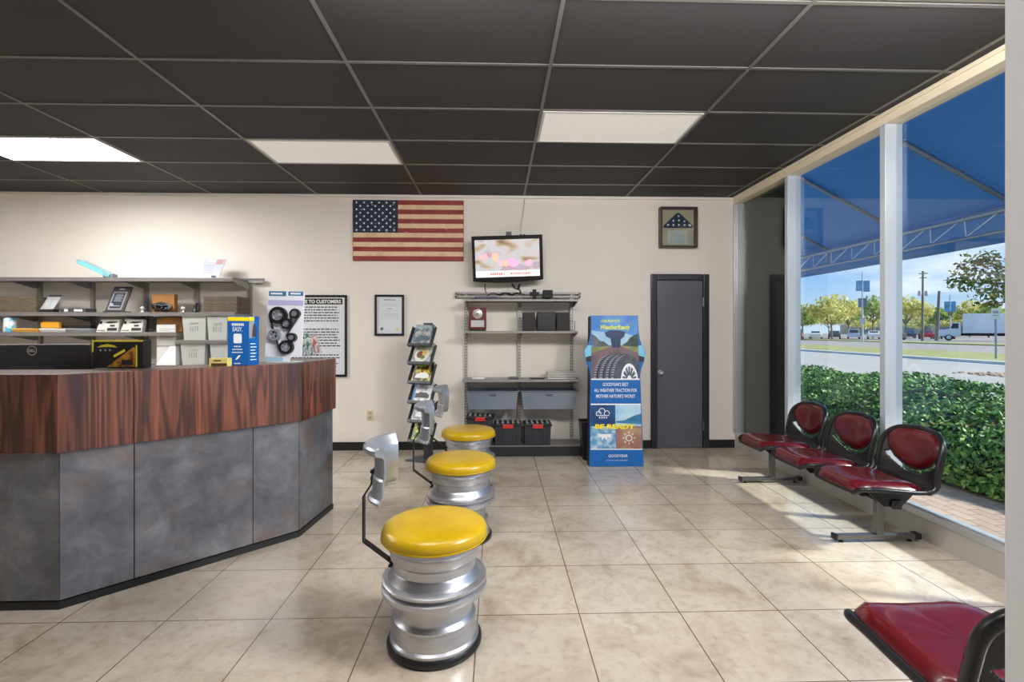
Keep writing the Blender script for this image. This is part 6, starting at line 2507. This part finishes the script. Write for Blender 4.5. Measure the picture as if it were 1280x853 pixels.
car(996, 80, c(176, 52, 48), 'red vehicle under the small green tree by the window post', True)
car(1020, 84, c(236, 236, 236), 'white car between the small green tree and the broad pale tree')
car(1043, 86, c(60, 64, 70), 'dark car behind the trunk of the broad pale tree')
car(1067, 86, c(238, 238, 238), 'white car just short of the banner lamp post', True)
car(1092, 86, c(240, 240, 240), 'white car between the banner lamp post and the middle window post')
car(1121, 78, c(92, 98, 106), 'grey car just past the middle window post')
car(1136, 94, c(40, 44, 48), 'black car at the foot of the tall utility pole')
car(1158, 85, c(176, 40, 44), 'bright red low car between the two wooden poles')
car(1183, 85, c(158, 36, 42), 'red tall car nearest the white truck', True)

# truck
tp = gnd(1226, 70); tp.z = ZG + .10
tr = thing('box_truck', 'white box truck parked across the street by the road sign', 'truck', tp, radians(-43))
R = WM[tr]
WT = M('truck_white', c(236, 238, 238), .4)
mb = MB(); mb.M = R; mb.box(-1.9, 5.6, -1.2, 1.2, 1.0, 3.75)
bx = mb.build('cargo_box', WT, tr, bevel=.04)
mb = MB(); mb.M = R
mb.prism([(-4.5, .55), (-2.1, .55), (-2.1, 2.55), (-3.0, 2.55), (-3.3, 1.62), (-4.45, 1.42)], (0, -1.05, 0), EX, EZ, 2.1)
cb_ = mb.build('cab', WT, tr, bevel=.06)
mb = MB(); mb.M = R
mb.prism([(-3.2, 1.68), (-2.35, 1.68), (-2.35, 2.40), (-2.98, 2.40)], (0, -1.06, 0), EX, EZ, 2.12)
mb.build('cab_window', CARGL, cb_)
mb = MB(); mb.M = R; mb.box(-2.1, 5.5, -.5, .5, .62, .98); mb.box(-4.62, -4.45, -1.05, 1.05, .5, .8)
mb.build('chassis', BLACKM, tr)
for wx in (-3.4, 3.2):
    for sy in (-1, 1):
        mb = MB(); mb.M = R
        mb.lathe([(0, -.14), (.36, -.14), (.48, -.11), (.48, .11), (.36, .14), (0, .14)], wx, sy * .92, .40, 18, axis='Y')
        w_ = mb.build('wheel', TYRE, tr)
        mb = MB(); mb.M = R
        mb.lathe([(0, -.155), (.26, -.150), (.28, -.13)], wx, sy * .92, .40, 14, axis='Y')
        mb.build('hub', WT, w_)

# poles -------------------------------------------------------------------
PWOOD = M('weathered_pole', c(120, 112, 104), .9)
PCONC = M('pale_pole', c(190, 190, 192), .6)
BANB = M('banner_blue', c(70, 134, 186), .6, vary=(c(120, 176, 214), .8, .4, .7))


def ptz(x, y, t):
    b = gnd(x, t)
    return Vector((b.x, b.y, CAMH + t * (HOR - y) / F))


def vbox(mb, x, y0, y1, wpx, t, th):
    """box spanning picture rows y0..y1 at distance t, facing the shop"""
    a = ptz(x, y1, t); b = ptz(x, y0, t)
    h = wpx / F * t / 2
    q = Matrix.Translation((a.x, a.y, 0)) @ Matrix.Rotation(math.atan2(-(x - 640) / F, 1), 4, 'Z')
    o_ = mb.M
    mb.M = q
    mb.box(-h, h, -th / 2, th / 2, a.z, b.z)
    mb.M = o_


t_ = 64
b = gnd(1078, t_)
lp = thing('banner_lamp_post', 'pale lamp post with twin blue banners seen beside the middle window post', 'lamp post', b)
mb = MB(); mb.tube([b, ptz(1078, 340, t_)], [.13, .08], 10); mb.build('post', PCONC, lp, smooth=60)
mb = MB(); vbox(mb, 1074, 351, 364, 7, t_, .03); mb.build('banner', BANB, lp)
mb = MB(); vbox(mb, 1083, 351, 365, 7, t_, .03); mb.build('banner', BANB, lp)
mb = MB(); vbox(mb, 1078, 373, 384, 9, t_, .12); mb.build('sign_board', M('sign_slate', c(84, 110, 136), .5), lp)
mb = MB(); vbox(mb, 1078, 398, 404, 6, t_, .1); mb.build('control_box', PCONC, lp)

t_ = 69
b = gnd(1153, t_)
up = thing('utility_pole', 'tall wooden utility pole with a transformer can', 'utility pole', b)
mb = MB(); mb.tube([b, ptz(1153.5, 339, t_)], [.17, .12], 10); mb.build('pole', PWOOD, up, smooth=60)
mb = MB(); vbox(mb, 1154, 341.5, 342.6, 9, t_, .1); vbox(mb, 1154, 347, 348, 7, t_, .1); mb.build('crossarm', PWOOD, up)
for xx in (1149.5, 1158):
    q = ptz(xx, 370, t_)
    mb = MB(); mb.lathe([(0, 0), (.20, 0), (.22, .05), (.22, .62), (.16, .70), (0, .70)], q.x, q.y, q.z, 12); mb.build('transformer_can', PCONC, up, smooth=40)
b = gnd(1171, 70)
up = thing('leaning_pole', 'shorter bare wooden pole beside the red cars', 'pole', b)
mb = MB(); mb.tube([b, ptz(1174, 364, 70)], [.24, .15], 10); mb.build('pole', PWOOD, up, smooth=60)
mb = MB(); mb.tube([ptz(1174, 366, 70), ptz(1183, 366.5, 70)], .05, 6); mb.build('lamp_arm', PCONC, up)
t_ = 78
b = gnd(1188, t_)
lp = thing('banner_lamp_post', 'grey lamp post with blue and white banners behind the red tall car', 'lamp post', b)
mb = MB(); mb.tube([b, ptz(1187.5, 369, t_)], [.12, .08], 10); mb.build('post', PCONC, lp, smooth=60)
for xx in (1184, 1191):
    mb = MB(); vbox(mb, xx, 377, 390, 5.6, t_, .03); mb.build('banner', BANB, lp)
mb = MB(); vbox(mb, 1187.5, 389, 395, 4, t_, .15); mb.build('control_box', PWOOD, lp)
t_ = 25
b = gnd(1245, t_)
sg = thing('road_sign', 'small white road sign on a thin post at the kerb', 'road sign', b)
mb = MB(); mb.tube([b, ptz(1244.5, 390, t_)], .045, 8); mb.build('post', PIPE, sg, smooth=60)
mb = MB(); vbox(mb, 1244.5, 385.5, 399, 8, t_ - .06, .02); sp = mb.build('sign_plate', M('sign_white', c(216, 216, 214), .5), sg)
mb = MB(); vbox(mb, 1244.5, 389, 392, 5, t_ - .075, .006); vbox(mb, 1244.5, 394, 395, 5, t_ - .075, .006); mb.build('sign_marks', GREYP, sp)
# drain cover patch / debris at the near kerb
rg = random.Random(6)
mb = MB()
c0 = on_z(1240, 468, ZG)
for _ in range(90):
    p_ = Vector((c0.x + rg.gauss(0, .35), c0.y + rg.gauss(0, .35), ZG - .012 + .03 * rg.random()))
    mb.ball(p_.x, p_.y, p_.z, .07, .06, .03, 6, 4)
tag(mb.build('dry_leaf_litter', M('dry_leaves', c(176, 146, 122), .9), None), 'patch of dry brown leaf litter on the street beyond the hedge', 'leaf litter', kind='stuff')
